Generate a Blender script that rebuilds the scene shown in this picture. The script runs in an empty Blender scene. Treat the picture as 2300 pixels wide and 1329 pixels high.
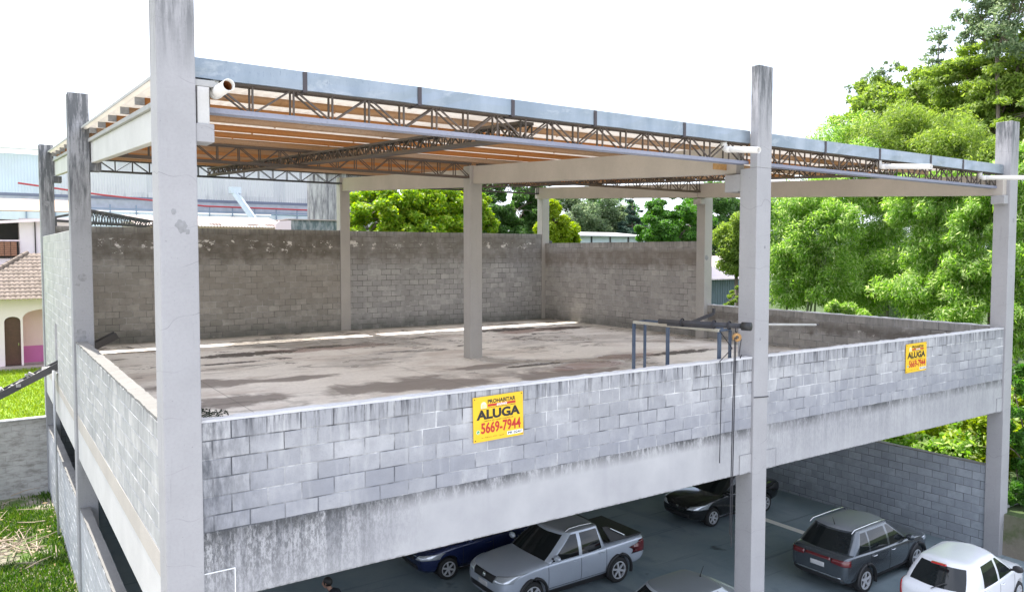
import bpy, bmesh, math, random
import numpy as np
from mathutils import Vector, Matrix, Euler
from mathutils.bvhtree import BVHTree
R = math.radians
S = bpy.context.scene
col = S.collection

# ------------------------------------------------------------------ camera
CAM = Vector((-2.0677, -10.4049, 8.8149)); YAW = -0.5984; PITCH = -0.0483; ROLL = 0.001; FPX = 1753.03
fw = Vector((-math.sin(YAW) * math.cos(PITCH), math.cos(YAW) * math.cos(PITCH), math.sin(PITCH)))
rt = Vector((math.cos(YAW), math.sin(YAW), 0)); up = rt.cross(fw)
rt2 = rt * math.cos(ROLL) + up * math.sin(ROLL); up2 = -rt * math.sin(ROLL) + up * math.cos(ROLL)
cd = bpy.data.cameras.new('camera'); cam = bpy.data.objects.new('camera', cd); col.objects.link(cam)
m3 = Matrix((rt2, up2, -fw)).transposed()
cam.matrix_world = Matrix.Translation(CAM) @ m3.to_4x4()
cd.sensor_width = 36; cd.lens = 36 * FPX / 2300; cd.shift_y = -16.2 / 2300
cd.clip_start = 0.1; cd.clip_end = 3000
S.camera = cam

def at(px, py, ax, val):
    """world point where the ray through a photo pixel meets the plane coordinate[ax] = val"""
    d = fw * FPX + rt2 * (px - 1150) - up2 * (py - 648.3)
    t = (val - CAM[ax]) / d[ax]
    return CAM + d * t

# ------------------------------------------------------------------ world, sun, exposure
SUN = Vector((-0.035, 0.50, 1.0)).normalized()      # direction towards the sun
EL = math.asin(SUN.z); AZ = math.atan2(SUN.x, SUN.y)
W = bpy.data.worlds.new('World'); S.world = W; W.use_nodes = True
nt = W.node_tree; bg = nt.nodes['Background']
sky = nt.nodes.new('ShaderNodeTexSky'); sky.sky_type = 'NISHITA'; sky.sun_disc = False
sky.sun_elevation = EL; sky.sun_rotation = AZ; sky.air_density = 1.0; sky.dust_density = 2.5; sky.ozone_density = 1.0
# thin bright cloud veil over the sky
tc = nt.nodes.new('ShaderNodeTexCoord'); mp = nt.nodes.new('ShaderNodeMapping'); mp.inputs['Scale'].default_value = (1, 1, 2.5)
nz = nt.nodes.new('ShaderNodeTexNoise'); nz.inputs['Scale'].default_value = 2.2; nz.inputs['Detail'].default_value = 6
rp = nt.nodes.new('ShaderNodeValToRGB'); rp.color_ramp.elements[0].position = 0.30; rp.color_ramp.elements[0].color = (.18, .18, .18, 1)
rp.color_ramp.elements[1].position = 0.62; rp.color_ramp.elements[1].color = (.95, .95, .95, 1)
mx = nt.nodes.new('ShaderNodeMix'); mx.data_type = 'RGBA'
nt.links.new(tc.outputs['Generated'], mp.inputs['Vector']); nt.links.new(mp.outputs[0], nz.inputs['Vector'])
nt.links.new(nz.outputs['Fac'], rp.inputs['Fac']); nt.links.new(rp.outputs['Color'], mx.inputs['Factor'])
nt.links.new(sky.outputs['Color'], mx.inputs['A']); mx.inputs['B'].default_value = (7.0, 7.45, 8.7, 1)
nt.links.new(mx.outputs['Result'], bg.inputs['Color']); bg.inputs['Strength'].default_value = 0.12
sd = bpy.data.lights.new('sun', 'SUN'); sd.energy = 4.2; sd.angle = R(.5); sd.color = (1, .95, .87)
so = bpy.data.objects.new('sun', sd); col.objects.link(so)
so.rotation_euler = (-SUN).to_track_quat('-Z', 'Y').to_euler()
S.view_settings.view_transform = 'Standard'; S.view_settings.look = 'None'; S.view_settings.gamma = 1
S.view_settings.exposure = 1.42
S.cycles.max_bounces = 8; S.cycles.diffuse_bounces = 5; S.cycles.transparent_max_bounces = 8
S.cycles.use_denoising = True

# ------------------------------------------------------------------ helpers: meshes
class MB:
    def __init__(s): s.v = []; s.f = []
    def add(s, vs, fs):
        o = len(s.v); s.v += [tuple(v) for v in vs]; s.f += [tuple(i + o for i in f) for f in fs]; return s
    def box(s, x0, x1, y0, y1, z0, z1):
        vs = [(x, y, z) for z in (z0, z1) for y in (y0, y1) for x in (x0, x1)]
        return s.add(vs, [(0, 2, 3, 1), (4, 5, 7, 6), (0, 1, 5, 4), (2, 6, 7, 3), (0, 4, 6, 2), (1, 3, 7, 5)])
    def bar(s, a, b, w, h, upv=(0, 0, 1)):
        a = Vector(a); b = Vector(b); d = (b - a).normalized(); u = Vector(upv)
        if abs(d.dot(u)) > .99: u = Vector((0, 1, 0))
        r = d.cross(u).normalized(); u = r.cross(d)
        vs = [p + r * (i * w / 2) + u * (j * h / 2) for p in (a, b) for (i, j) in ((-1, -1), (1, -1), (1, 1), (-1, 1))]
        return s.add(vs, [(3, 2, 1, 0), (4, 5, 6, 7), (0, 1, 5, 4), (1, 2, 6, 5), (2, 3, 7, 6), (3, 0, 4, 7)])
    def tube(s, pts, r, n=10, cap=True):
        pts = [Vector(p) for p in pts]; k = len(pts); rs = r if isinstance(r, (list, tuple)) else [r] * k
        d0 = (pts[1] - pts[0]).normalized(); ref = Vector((0, 0, 1)) if abs(d0.z) < .9 else Vector((1, 0, 0))
        vs = []
        for i, p in enumerate(pts):
            d = (pts[min(i + 1, k - 1)] - pts[max(i - 1, 0)]).normalized()
            a = d.cross(ref).normalized(); b = a.cross(d)
            vs += [p + (a * math.cos(2 * math.pi * j / n) + b * math.sin(2 * math.pi * j / n)) * rs[i] for j in range(n)]
        fs = [(i * n + j, i * n + (j + 1) % n, (i + 1) * n + (j + 1) % n, (i + 1) * n + j) for i in range(k - 1) for j in range(n)]
        if cap: fs += [tuple(range(n - 1, -1, -1)), tuple(range((k - 1) * n, k * n))]
        return s.add(vs, fs)
    def lathe(s, prof, axis=(0, 1, 0), c=(0, 0, 0), n=32):
        """profile of (radius, distance along axis)"""
        ax = Vector(axis).normalized(); ref = Vector((0, 0, 1)) if abs(ax.z) < .9 else Vector((1, 0, 0))
        a = ax.cross(ref).normalized(); b = ax.cross(a); c = Vector(c); k = len(prof)
        vs = [c + ax * h + (a * math.cos(2 * math.pi * j / n) + b * math.sin(2 * math.pi * j / n)) * r for (r, h) in prof for j in range(n)]
        fs = [(i * n + j, i * n + (j + 1) % n, (i + 1) * n + (j + 1) % n, (i + 1) * n + j) for i in range(k - 1) for j in range(n)]
        return s.add(vs, fs)
    def prism(s, poly, d):
        """planar polygon (3D points) pushed along vector d"""
        n = len(poly); d = Vector(d); p = [Vector(q) for q in poly]
        vs = p + [q + d for q in p]
        return s.add(vs, [tuple(range(n - 1, -1, -1)), tuple(range(n, 2 * n))] + [(i, (i + 1) % n, n + (i + 1) % n, n + i) for i in range(n)])
    def build(s, name, mat, parent=None, bevel=0, smooth=False, seg=2):
        me = bpy.data.meshes.new(name); me.from_pydata(s.v, [], s.f); me.update()
        bm = bmesh.new(); bm.from_mesh(me); bmesh.ops.recalc_face_normals(bm, faces=bm.faces); bm.to_mesh(me); bm.free()
        return link(name, me, mat, parent, bevel, smooth, seg)

def link(name, me, mat, parent=None, bevel=0, smooth=False, seg=2):
    if mat is not None:
        me.materials.clear(); me.materials.append(mat)
    if smooth: me.polygons.foreach_set('use_smooth', [True] * len(me.polygons))
    o = bpy.data.objects.new(name, me); col.objects.link(o)
    if parent is not None:
        o.parent = parent
        if parent.type == 'EMPTY' or parent.location.length > 0: pass
    if bevel:
        b = o.modifiers.new('bevel', 'BEVEL'); b.width = bevel; b.segments = seg; b.limit_method = 'ANGLE'
    return o

def tag(o, label, cat, group=None, kind=None):
    if label: o['label'] = label
    if cat: o['category'] = cat
    if group: o['group'] = group
    if kind: o['kind'] = kind
    return o

def thing(name, label, cat, loc=(0, 0, 0), rz=0, group=None):
    o = bpy.data.objects.new(name, None); col.objects.link(o); o.location = loc; o.rotation_euler = (0, 0, rz)
    o.empty_display_size = .3
    return tag(o, label, cat, group)

def structure(o): o['kind'] = 'structure'; return o
def children(o): return [c for c in bpy.data.objects if c.parent == o]
def copy_tree(o, parent=None):
    c = o.copy(); col.objects.link(c)
    if parent is not None: c.parent = parent
    for ch in children(o): copy_tree(ch, c)
    return c

# ------------------------------------------------------------------ helpers: materials
class NT:
    def __init__(s, name):
        s.m = bpy.data.materials.new(name); s.m.use_nodes = True; s.t = s.m.node_tree
        s.b = s.t.nodes['Principled BSDF']; s.out = s.t.nodes['Material Output']; s._p = None
    def n(s, k): return s.t.nodes.new(k)
    def l(s, a, b): s.t.links.new(a, b)
    def setin(s, sock, v):
        if hasattr(v, 'is_linked'): s.l(v, sock)
        else: sock.default_value = v
    def pos(s):
        if s._p is None: s._p = s.n('ShaderNodeNewGeometry').outputs['Position']
        return s._p
    def obj(s): return s.n('ShaderNodeTexCoord').outputs['Object']
    def sep(s, v):
        q = s.n('ShaderNodeSeparateXYZ'); s.l(v, q.inputs[0]); return q.outputs
    def comb(s, x=0, y=0, z=0):
        q = s.n('ShaderNodeCombineXYZ')
        for i, v in enumerate((x, y, z)): s.setin(q.inputs[i], v)
        return q.outputs[0]
    def scale(s, v, sc):
        q = s.n('ShaderNodeMapping'); s.l(v, q.inputs[0]); q.inputs['Scale'].default_value = sc; return q.outputs[0]
    def noise(s, v, sc, det=4, rough=.55, dist=0):
        q = s.n('ShaderNodeTexNoise'); s.l(v, q.inputs['Vector'])
        q.inputs['Scale'].default_value = sc; q.inputs['Detail'].default_value = det; q.inputs['Roughness'].default_value = rough
        q.inputs['Distortion'].default_value = dist
        return q.outputs['Fac']
    def mr(s, v, a, b, c=0, d=1):
        q = s.n('ShaderNodeMapRange'); s.l(v, q.inputs[0])
        for i, x in enumerate((a, b, c, d)): q.inputs[i + 1].default_value = x
        return q.outputs[0]
    def math(s, op, a, b=0, clamp=False):
        q = s.n('ShaderNodeMath'); q.operation = op; q.use_clamp = clamp; s.setin(q.inputs[0], a); s.setin(q.inputs[1], b); return q.outputs[0]
    def mix(s, f, a, b, mode='MIX'):
        q = s.n('ShaderNodeMix'); q.data_type = 'RGBA'; q.blend_type = mode
        s.setin(q.inputs['Factor'], f)
        for k, v in (('A', a), ('B', b)):
            sock = [i for i in q.inputs if i.name == k and i.type == 'RGBA'][0]
            s.setin(sock, v if hasattr(v, 'is_linked') else (*v, 1))
        return [o for o in q.outputs if o.type == 'RGBA'][0]
    def brick(s, v, w, h, mort, c1, c2, cm, off=.5, smooth=.1):
        q = s.n('ShaderNodeTexBrick'); s.l(v, q.inputs['Vector']); q.offset = off
        q.inputs['Scale'].default_value = 1; q.inputs['Brick Width'].default_value = w; q.inputs['Row Height'].default_value = h
        q.inputs['Mortar Size'].default_value = mort; q.inputs['Mortar Smooth'].default_value = smooth; q.inputs['Bias'].default_value = 0
        for k, c in (('Color1', c1), ('Color2', c2), ('Mortar', cm)): s.setin(q.inputs[k], c if hasattr(c, 'is_linked') else (*c, 1))
        return q.outputs['Color'], q.outputs['Fac']
    def bump(s, h, st=.3, dist=.02):
        q = s.n('ShaderNodeBump'); s.l(h, q.inputs['Height']); q.inputs['Strength'].default_value = st; q.inputs['Distance'].default_value = dist
        s.l(q.outputs[0], s.b.inputs['Normal'])
    def col(s, c): s.setin(s.b.inputs['Base Color'], c if hasattr(c, 'is_linked') else (*c, 1)); return s
    def rough(s, r): s.setin(s.b.inputs['Roughness'], r); return s

def plain(name, c, rough=.6, metal=0, var=.15, nscale=6, coat=0):
    t = NT(name); n = t.noise(t.obj(), nscale, 5)
    a = tuple(x * (1 - var) for x in c); b = tuple(min(1, x * (1 + var)) for x in c)
    t.col(t.mix(n, a, b)).rough(rough); t.b.inputs['Metallic'].default_value = metal
    if coat: t.b.inputs['Coat Weight'].default_value = coat; t.b.inputs['Coat Roughness'].default_value = .06
    return t.m

def concrete(name, base, dark=(.10, .105, .11), streak=.5, top=None, spots=.3, lines=0):
    """grey concrete with blotches, vertical drip streaks, form lines and, towards `top`, black weathering"""
    t = NT(name); p = t.pos(); x, y, z = t.sep(p)
    big = t.noise(p, .9, 6, .6); fine = t.noise(p, 26, 4, .6)
    c = t.mix(t.mr(big, .35, .7), tuple(v * .86 for v in base), base)
    c = t.mix(t.mr(fine, .3, .75), tuple(v * .92 for v in base), c, 'MIX') if False else t.mix(t.mr(fine, .45, .8, 0, .35), c, tuple(v * .7 for v in base))
    st = t.noise(t.scale(p, (7, 7, .55)), 1.3, 6, .65)
    m = t.mr(st, .60, .78, 0, streak)
    if top is not None:
        z0, z1, amt = top
        mk = t.mr(z, z0, z1)
        w = t.math('MULTIPLY', mk, t.mr(t.noise(t.scale(p, (9, 9, 1.1)), 1.0, 7, .7), .40, .62, 0, amt))
        m = t.math('ADD', m, w, True)
    c = t.mix(m, c, dark)
    if spots:
        vs = t.noise(p, 24, 3, .6)
        c = t.mix(t.mr(vs, .66, .72, 0, spots), c, tuple(v * .35 for v in base))
    h = fine
    if lines:
        zz = t.math('ADD', z, t.math('MULTIPLY', t.noise(p, .9, 2), .9))
        fr = t.math('FRACT', t.math('DIVIDE', zz, lines))
        ln = t.mr(t.math('ABSOLUTE', t.math('SUBTRACT', fr, .5)), .0, .009, 1, 0)
        ln = t.math('MULTIPLY', ln, t.mr(t.noise(p, 1.1, 3), .44, .60))
        c = t.mix(t.math('MULTIPLY', ln, .8), c, tuple(v * .45 for v in base))
        h = t.math('SUBTRACT', fine, ln)
    t.col(c).rough(.88); t.bump(h, .25, .01)
    return t.m

# ------------------------------------------------------------------ materials of the building
def blockwall(name, axis, c1, c2, ztop, mort_light=.55, mort_dark=.1, drip=.6, bands=(), patches=None, wash=0, dark_joint=.55, grime_x=None):
    """hollow concrete blocks: every block has its own shade; stains run across blocks and joints alike"""
    res = []
    for kind in ('block', 'mortar'):
        t = NT(name + '_' + kind); p = t.pos(); x, y, z = t.sep(p); u = x if axis == 'x' else y
        big = t.noise(p, .8, 5, .6); fine = t.noise(p, 38, 3, .6); mid = t.noise(p, 5, 5, .65)
        if kind == 'block':
            g = t.n('ShaderNodeNewGeometry').outputs['Random Per Island']
            c = t.mix(t.mr(g, .05, .95), c2, c1); k1 = t.noise(t.comb(t.math('MULTIPLY', g, 37.0), u, z), 2.1, 4, .6)
            c = t.mix(t.mr(k1, .42, .66, 0, .45), c, tuple(v_ * .75 for v_ in c2))
        else:
            jn = t.mr(t.noise(p, 1.3, 4, .6), .40, .60)
            c = t.mix(t.math('MULTIPLY', jn, dark_joint * 2, True), (mort_light,) * 3, (mort_dark, mort_dark, mort_dark * 1.05))
        c = t.mix(t.mr(big, .38, .62, .0, .42 if kind == 'block' else .10), c, tuple(v_ * .70 for v_ in c2))
        c = t.mix(t.mr(mid, .42, .75, 0, .40), c, tuple(v_ * .62 for v_ in c2))
        c = t.mix(t.mr(fine, .55, .8, 0, .35), c, tuple(v_ * .45 for v_ in c2))
        if wash: c = t.mix(t.mr(t.noise(t.scale(p, (5, 5, .8)), 1.6, 5, .6), .52, .75, 0, wash), c, (.62, .62, .60))
        for (z0, z1, z2, z3, cc, amt) in bands: # rain-stained horizontal bands
            zz = t.math('ADD', z, t.math('MULTIPLY', t.math('SUBTRACT', t.noise(p, 1.1, 5, .7), .5), .9))
            k = t.math('MULTIPLY', t.mr(zz, z0, z1), t.mr(zz, z2, z3, 1, 0)); k = t.math('MULTIPLY', k, t.mr(t.noise(p, 2.2, 5), .28, .6, .35, 1))
            c = t.mix(t.math('MULTIPLY', k, amt), c, cc)
        if drip: # black drips from the top edge
            st = t.noise(t.scale(p, (11, 11, .9)), 1.0, 6, .7)
            k = t.math('MULTIPLY', t.mr(z, ztop - .42, ztop - .02), t.mr(st, .47, .62))
            c = t.mix(t.math('MULTIPLY', k, drip), c, (.06, .062, .07))
        if grime_x: # dirt gathered against the corner column
            k = t.math('MULTIPLY', t.mr(u, grime_x[0], grime_x[1], 1, 0), t.mr(t.noise(t.scale(p, (6, 6, 2)), 1.5, 6, .7), .34, .62))
            c = t.mix(t.math('MULTIPLY', k, .8), c, (.05, .055, .065))
            if kind == 'mortar': c = t.mix(t.math('MULTIPLY', t.mr(u, grime_x[0], grime_x[0] + 5.5, .85, 0), t.mr(t.noise(p, 2.4, 4), .36, .6)), c, (.05, .055, .065))
        if patches:
            for (zc, hh, thr) in patches:
                zz = t.math('ADD', z, t.math('MULTIPLY', t.math('SUBTRACT', t.noise(p, 3, 2), .5), .3))
                k = t.mr(t.math('ABSOLUTE', t.math('SUBTRACT', zz, zc)), hh * .6, hh, 1, 0)
                k = t.math('MULTIPLY', k, t.mr(t.noise(t.scale(p, (1.6, 1.6, 2.4)), 1.7, 5, .7), thr, thr + .04)); c = t.mix(k, c, (.66, .64, .60))
        t.col(c).rough(.92); t.bump(t.math('ADD', t.math('MULTIPLY', fine, .5), mid), .5, .012)
        res.append(t.m)
    return tuple(res)

M = {}
M['column'] = concrete('column_concrete', (.375, .37, .378), streak=.38, top=(10.9, 12.7, 1.5), lines=.62, spots=.5)
M['column_old'] = concrete('weathered_column_concrete', (.33, .33, .338), streak=.40, top=(9.0, 11.6, 1.9), lines=.8, spots=.6)
M['inner_column'] = concrete('inner_column_concrete', (.44, .42, .39), streak=.2, spots=.3)
M['beam'] = concrete('roof_beam_concrete', (.50, .45, .40), streak=.08, spots=.25)
M['beam_white'] = concrete('pale_beam_concrete', (.58, .57, .55), streak=.06, spots=.2)
M['flange'] = concrete('weathered_flange_concrete', (.40, .40, .39), streak=.9, spots=.6)
M['slab'] = concrete('slab_soffit_concrete', (.50, .50, .50), streak=.0, spots=.2)

def band_beam(name, ztop, x_dirty):
    """painted concrete edge beam, soot-black runs from its top edge, worst next to the corner column"""
    t = NT(name); p = t.pos(); x, y, z = t.sep(p)
    base = (.43, .43, .435)
    fine = t.noise(p, 30, 4, .6); big = t.noise(p, .7, 5, .6)
    c = t.mix(t.mr(big, .35, .7), (.33, .33, .345), base)
    c = t.mix(t.mr(fine, .5, .8, 0, .25), c, (.40, .40, .42))
    st = t.noise(t.scale(p, (5.5, 5.5, .22)), 1.7, 8, .72); sp = t.noise(t.scale(p, (24, 24, 9)), 1.3, 8, .8)
    near = t.mr(x, x_dirty[0], x_dirty[1], 1, 0)
    far = t.mr(x, 9.0, 11.0, 0, .25); near = t.math('ADD', near, far, True)
    depth = t.mr(z, ztop - 1.0, ztop, .25, 1)
    k = t.math('MULTIPLY', t.math('MULTIPLY', near, depth), t.mr(st, .44, .60))
    k2 = t.math('MULTIPLY', t.math('MULTIPLY', near, depth), t.mr(sp, .45, .55))
    edge = t.math('MULTIPLY', t.mr(z, ztop - .24, ztop - .03), t.mr(t.noise(t.scale(p, (6, 6, 2)), 1.7, 6, .75), .36, .54))
    edge = t.math('MULTIPLY', edge, t.mr(t.noise(p, .45, 2), .35, .55, .45, 1))
    lone = t.math('MULTIPLY', t.mr(t.noise(t.scale(p, (2.6, 2.6, .1)), 1.0, 3, .6), .64, .70, 0, .5), t.mr(z, ztop - .8, ztop, .3, 1))
    c = t.mix(k, c, (.10, .105, .12))
    c = t.mix(t.math('MULTIPLY', k2, .9), c, (.055, .058, .062))
    c = t.mix(lone, c, (.33, .33, .35))
    c = t.mix(t.math('MULTIPLY', edge, .9), c, (.05, .052, .055))
    low = t.math('MULTIPLY', t.mr(z, ztop - .93, ztop - .90, 1, 0), t.mr(t.noise(t.scale(p, (14, 14, 14)), 1, 4), .42, .6)); c = t.mix(low, c, (.12, .12, .12))
    t.col(c).rough(.8); t.bump(fine, .2, .01)
    return t.m
M['front_beam'] = band_beam('stained_edge_beam', 5.16, (1.5, 3.6))
M['side_beam'] = concrete('side_edge_beam', (.60, .59, .57), streak=.12, spots=.2)
M['smear'] = concrete('smeared_mortar_band', (.50, .46, .41), streak=.3, spots=.5)
M['front_wall'] = blockwall('front_parapet_blocks', 'x', (.49, .49, .50), (.335, .34, .36), 6.634, mort_light=.78, mort_dark=.04, drip=.95, bands=((5.0, 5.1, 5.5, 6.1, (.215, .225, .26), .6),), wash=.35, grime_x=(.25, 1.15))
M['side_wall'] = blockwall('side_parapet_blocks', 'y', (.52, .51, .49), (.38, .385, .38), 6.59, mort_light=.58, drip=.75, wash=.5, dark_joint=.25)
M['tall_side_wall'] = blockwall('tall_side_wall_blocks', 'y', (.52, .51, .48), (.42, .42, .40), 9.32, mort_light=.60, drip=.2, wash=.5, dark_joint=.1)
bz = ((8.2, 8.6, 9.5, 9.75, (.12, .105, .085), .85), (6.2, 7.0, 7.8, 8.3, (.26, .235, .20), .4), (5.2, 5.3, 5.4, 5.9, (.12, .125, .11), .7))
M['back_wall'] = blockwall('back_wall_blocks', 'x', (.42, .40, .365), (.30, .29, .26), 9.707, mort_light=.46, mort_dark=.09, drip=.5, bands=bz, patches=((9.08, .20, .56), (8.8, .10, .60)), dark_joint=.6)
M['back_wall_right'] = blockwall('newer_back_wall_blocks', 'x', (.46, .455, .44), (.34, .34, .33), 9.707, mort_light=.52, mort_dark=.05, drip=.5, bands=((8.1, 8.6, 9.5, 9.75, (.16, .145, .125), .75), (5.2, 5.3, 5.4, 5.9, (.09, .1, .085), .7)), patches=((9.08, .20, .58),), dark_joint=.85)
M['right_wall'] = blockwall('right_wall_blocks', 'y', (.48, .46, .43), (.37, .355, .335), 9.22, mort_light=.50, mort_dark=.07, drip=.5, bands=((7.95, 8.25, 8.75, 8.95, (.20, .175, .15), .85), (5.2, 5.3, 5.45, 6.0, (.10, .105, .09), .6)), dark_joint=.55)
M['low_right_wall'] = blockwall('low_right_wall_blocks', 'y', (.44, .42, .39), (.33, .32, .30), 6.651, mort_light=.45, mort_dark=.07, drip=.4, bands=((5.9, 6.1, 6.3, 6.45, (.13, .115, .10), .85),), patches=((6.05, .12, .62),), dark_joint=.55)
M['ground_wall'] = blockwall('ground_floor_wall_blocks', 'y', (.47, .51, .55), (.35, .385, .425), 2.57, mort_light=.20, mort_dark=.10, drip=.15, dark_joint=.6)
M['ground_wall_left'] = blockwall('ground_left_wall_blocks', 'y', (.52, .53, .54), (.46, .47, .48), 2.46, mort_light=.55, drip=.5, wash=.3, dark_joint=.15)
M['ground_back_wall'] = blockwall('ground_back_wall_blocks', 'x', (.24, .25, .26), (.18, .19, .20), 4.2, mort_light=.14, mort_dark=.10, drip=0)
M['cap'] = concrete('parapet_mortar_cap', (.62, .62, .63), streak=.35, spots=.7)
M['cap_side'] = concrete('weathered_parapet_cap', (.20, .195, .185), streak=.3, spots=.9)

def floor_mat():
    t = NT('wet_stained_floor'); p = t.pos(); x, y, z = t.sep(p)
    q = t.scale(p, (1, 1, 0))
    big = t.noise(q, .17, 4, .5, 1.0); mid = t.noise(q, .75, 7, .62, .8); fine = t.noise(q, 9, 5, .6); red = t.noise(t.scale(p, (1, 2.2, 0)), .28, 5, .6, .5)
    c = t.mix(t.mr(mid, .3, .7), (.68, .64, .595), (.84, .805, .755))
    c = t.mix(t.mr(fine, .45, .8, 0, .3), c, (.28, .26, .24))
    c = t.mix(t.mr(red, .50, .64, 0, .55), c, (.44, .36, .31))
    damp = t.math('ADD', t.math('MULTIPLY', big, .78), t.math('MULTIPLY', mid, .22))
    # damp area gathers near the front edge and along the walls
    d = t.math('ADD', damp, t.mr(y, 2, 14, .055, -.03))
    dm = t.mr(d, .500, .535)
    c = t.mix(t.math('MULTIPLY', dm, .38), c, (.26, .22, .19))
    n1 = t.noise(q, .8, 6, .62, .5); n2 = t.noise(q, 2.6, 6, .7, .5)
    def stain(x0, y0, rx, ry, nn, amp, soft):
        a = t.math('DIVIDE', t.math('SUBTRACT', x, x0), rx); b = t.math('DIVIDE', t.math('SUBTRACT', y, y0), ry)
        r2 = t.math('SQRT', t.math('ADD', t.math('MULTIPLY', a, a), t.math('MULTIPLY', b, b)))
        return t.mr(t.math('ADD', r2, t.math('MULTIPLY', t.math('SUBTRACT', nn, .5), amp)), 1 - soft, 1, 1, 0)
    def group_(lst, nn, amp, soft):
        k = None
        for e in lst: k = stain(*e, nn, amp, soft) if k is None else t.math('MAXIMUM', k, stain(*e, nn, amp, soft))
        return k
    damp_k = group_([(7.4, 7.9, 2.9, 1.25), (3.0, 8.2, 1.2, .9), (2.6, 11.0, 1.9, .8), (10.6, 9.6, 1.8, .5), (11.6, 6.9, 2.4, .9), (5.0, 10.6, 1.6, .4), (15.0, 5.5, 3.0, .8)], n1, 2.2, .35)
    c = t.mix(t.math('MULTIPLY', damp_k, .80), c, (.165, .135, .12))
    red_k = group_([(8.6, 16.6, 2.9, .9), (13.6, 8.0, 1.9, .75), (15.8, 8.8, 1.5, .6), (18.5, 17.6, 2.5, .9)], n1, 2.0, .3)
    c = t.mix(t.math('MULTIPLY', red_k, .75), c, (.27, .175, .145))
    rim = t.math('SUBTRACT', group_([(13.6, 8.0, 2.15, .92), (3.0, 7.4, 1.3, .75)], n1, 2.0, .25), group_([(13.6, 8.0, 1.9, .75), (3.0, 7.4, 1.1, .6)], n1, 2.0, .25), True)
    c = t.mix(t.math('MULTIPLY', rim, .55), c, (.10, .085, .075))
    deb = group_([(5.4, 16.5, 2.0, .55), (8.4, 17.0, 1.5, .30), (17.3, 18.4, 1.9, .55), (19.8, 17.6, 1.6, .5), (2.6, 19.2, 1.7, .22), (4.2, 14.6, 1.3, .18), (18.0, 8.6, 1.6, .4), (12.0, 9.0, 1.2, .2)], n2, 2.6, .2)
    c = t.mix(t.math('MULTIPLY', deb, .92), c, (.055, .042, .032))
    moss = t.math('MULTIPLY', t.mr(t.noise(t.scale(p, (.8, 1.9, 0)), .55, 8, .72, 1.2), .565, .60), t.mr(y, 9, 16, 0, 1))
    c = t.mix(moss, c, (.045, .034, .025))
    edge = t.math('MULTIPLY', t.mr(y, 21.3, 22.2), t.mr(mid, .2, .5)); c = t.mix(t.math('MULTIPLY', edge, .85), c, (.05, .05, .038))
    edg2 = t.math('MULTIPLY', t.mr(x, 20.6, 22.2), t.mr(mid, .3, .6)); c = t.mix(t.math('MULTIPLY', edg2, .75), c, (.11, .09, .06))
    # slab joints
    jx = t.math('ABSOLUTE', t.math('SUBTRACT', t.math('FRACT', t.math('DIVIDE', t.math('ADD', x, t.math('MULTIPLY', fine, .03)), 5.6)), .5))
    jy = t.math('ABSOLUTE', t.math('SUBTRACT', t.math('FRACT', t.math('DIVIDE', t.math('ADD', y, t.math('MULTIPLY', fine, .03)), 5.6)), .5))
    j = t.math('MAXIMUM', t.mr(jx, .0, .004, 1, 0), t.mr(jy, .0, .004, 1, 0)); c = t.mix(t.math('MULTIPLY', j, .6), c, (.10, .09, .08))
    t.col(c)
    pud = t.mr(d, .545, .58)
    t.rough(t.math('MAXIMUM', t.math('SUBTRACT', .85, t.math('ADD', t.math('MULTIPLY', dm, .3), t.math('MULTIPLY', pud, .5))), .06))
    t.bump(t.math('MULTIPLY', fine, t.mr(d, .51, .56, 1, 0)), .25, .01)
    return t.m
M['floor'] = floor_mat()

def rusty(name, a, b, sc=.8, rough=.75, thr=(.40, .62), metal=0):
    t = NT(name); p = t.pos(); n = t.noise(t.scale(p, (.35, 1.5, 2.5)), sc, 6, .6); f = t.noise(p, 18, 4, .65)
    c = t.mix(t.mr(n, *thr), a, b); c = t.mix(t.mr(f, .52, .8, 0, .45), c, tuple(v * .45 for v in b))
    t.col(c).rough(rough); t.b.inputs['Metallic'].default_value = metal
    return t.m
M['purlin'] = rusty('primer_purlin', (.42, .30, .21), (.36, .20, .09))
M['purlin_rust'] = rusty('rusty_purlin', (.38, .19, .07), (.42, .16, .035), thr=(.35, .6))
M['steel_brown'] = rusty('brown_truss_steel', (.085, .07, .062), (.12, .085, .06))
M['steel_blue'] = rusty('painted_chord_steel', (.20, .21, .27), (.27, .28, .34), thr=(.4, .6))
M['steel_dark'] = rusty('dark_truss_steel', (.05, .052, .06), (.085, .075, .07))
def sheet_mat():
    t = NT('fibre_roof_sheet'); p = t.pos(); n = t.noise(p, .9, 5); f = t.noise(t.scale(p, (4, .8, 1)), 2, 6, .7)
    c = t.mix(t.mr(n, .35, .65), (.58, .55, .51), (.68, .65, .61)); c = t.mix(t.mr(f, .56, .72, 0, .4), c, (.46, .33, .22))
    t.col(c).rough(.8)
    tr = t.n('ShaderNodeBsdfTranslucent'); t.l(t.mix(.5, c, (.74, .66, .58)), tr.inputs[0]); q = t.n('ShaderNodeMixShader'); q.inputs[0].default_value = .175
    t.l(t.b.outputs[0], q.inputs[1]); t.l(tr.outputs[0], q.inputs[2]); t.l(q.outputs[0], t.out.inputs[0]); return t.m
M['sheet'] = sheet_mat()
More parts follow.
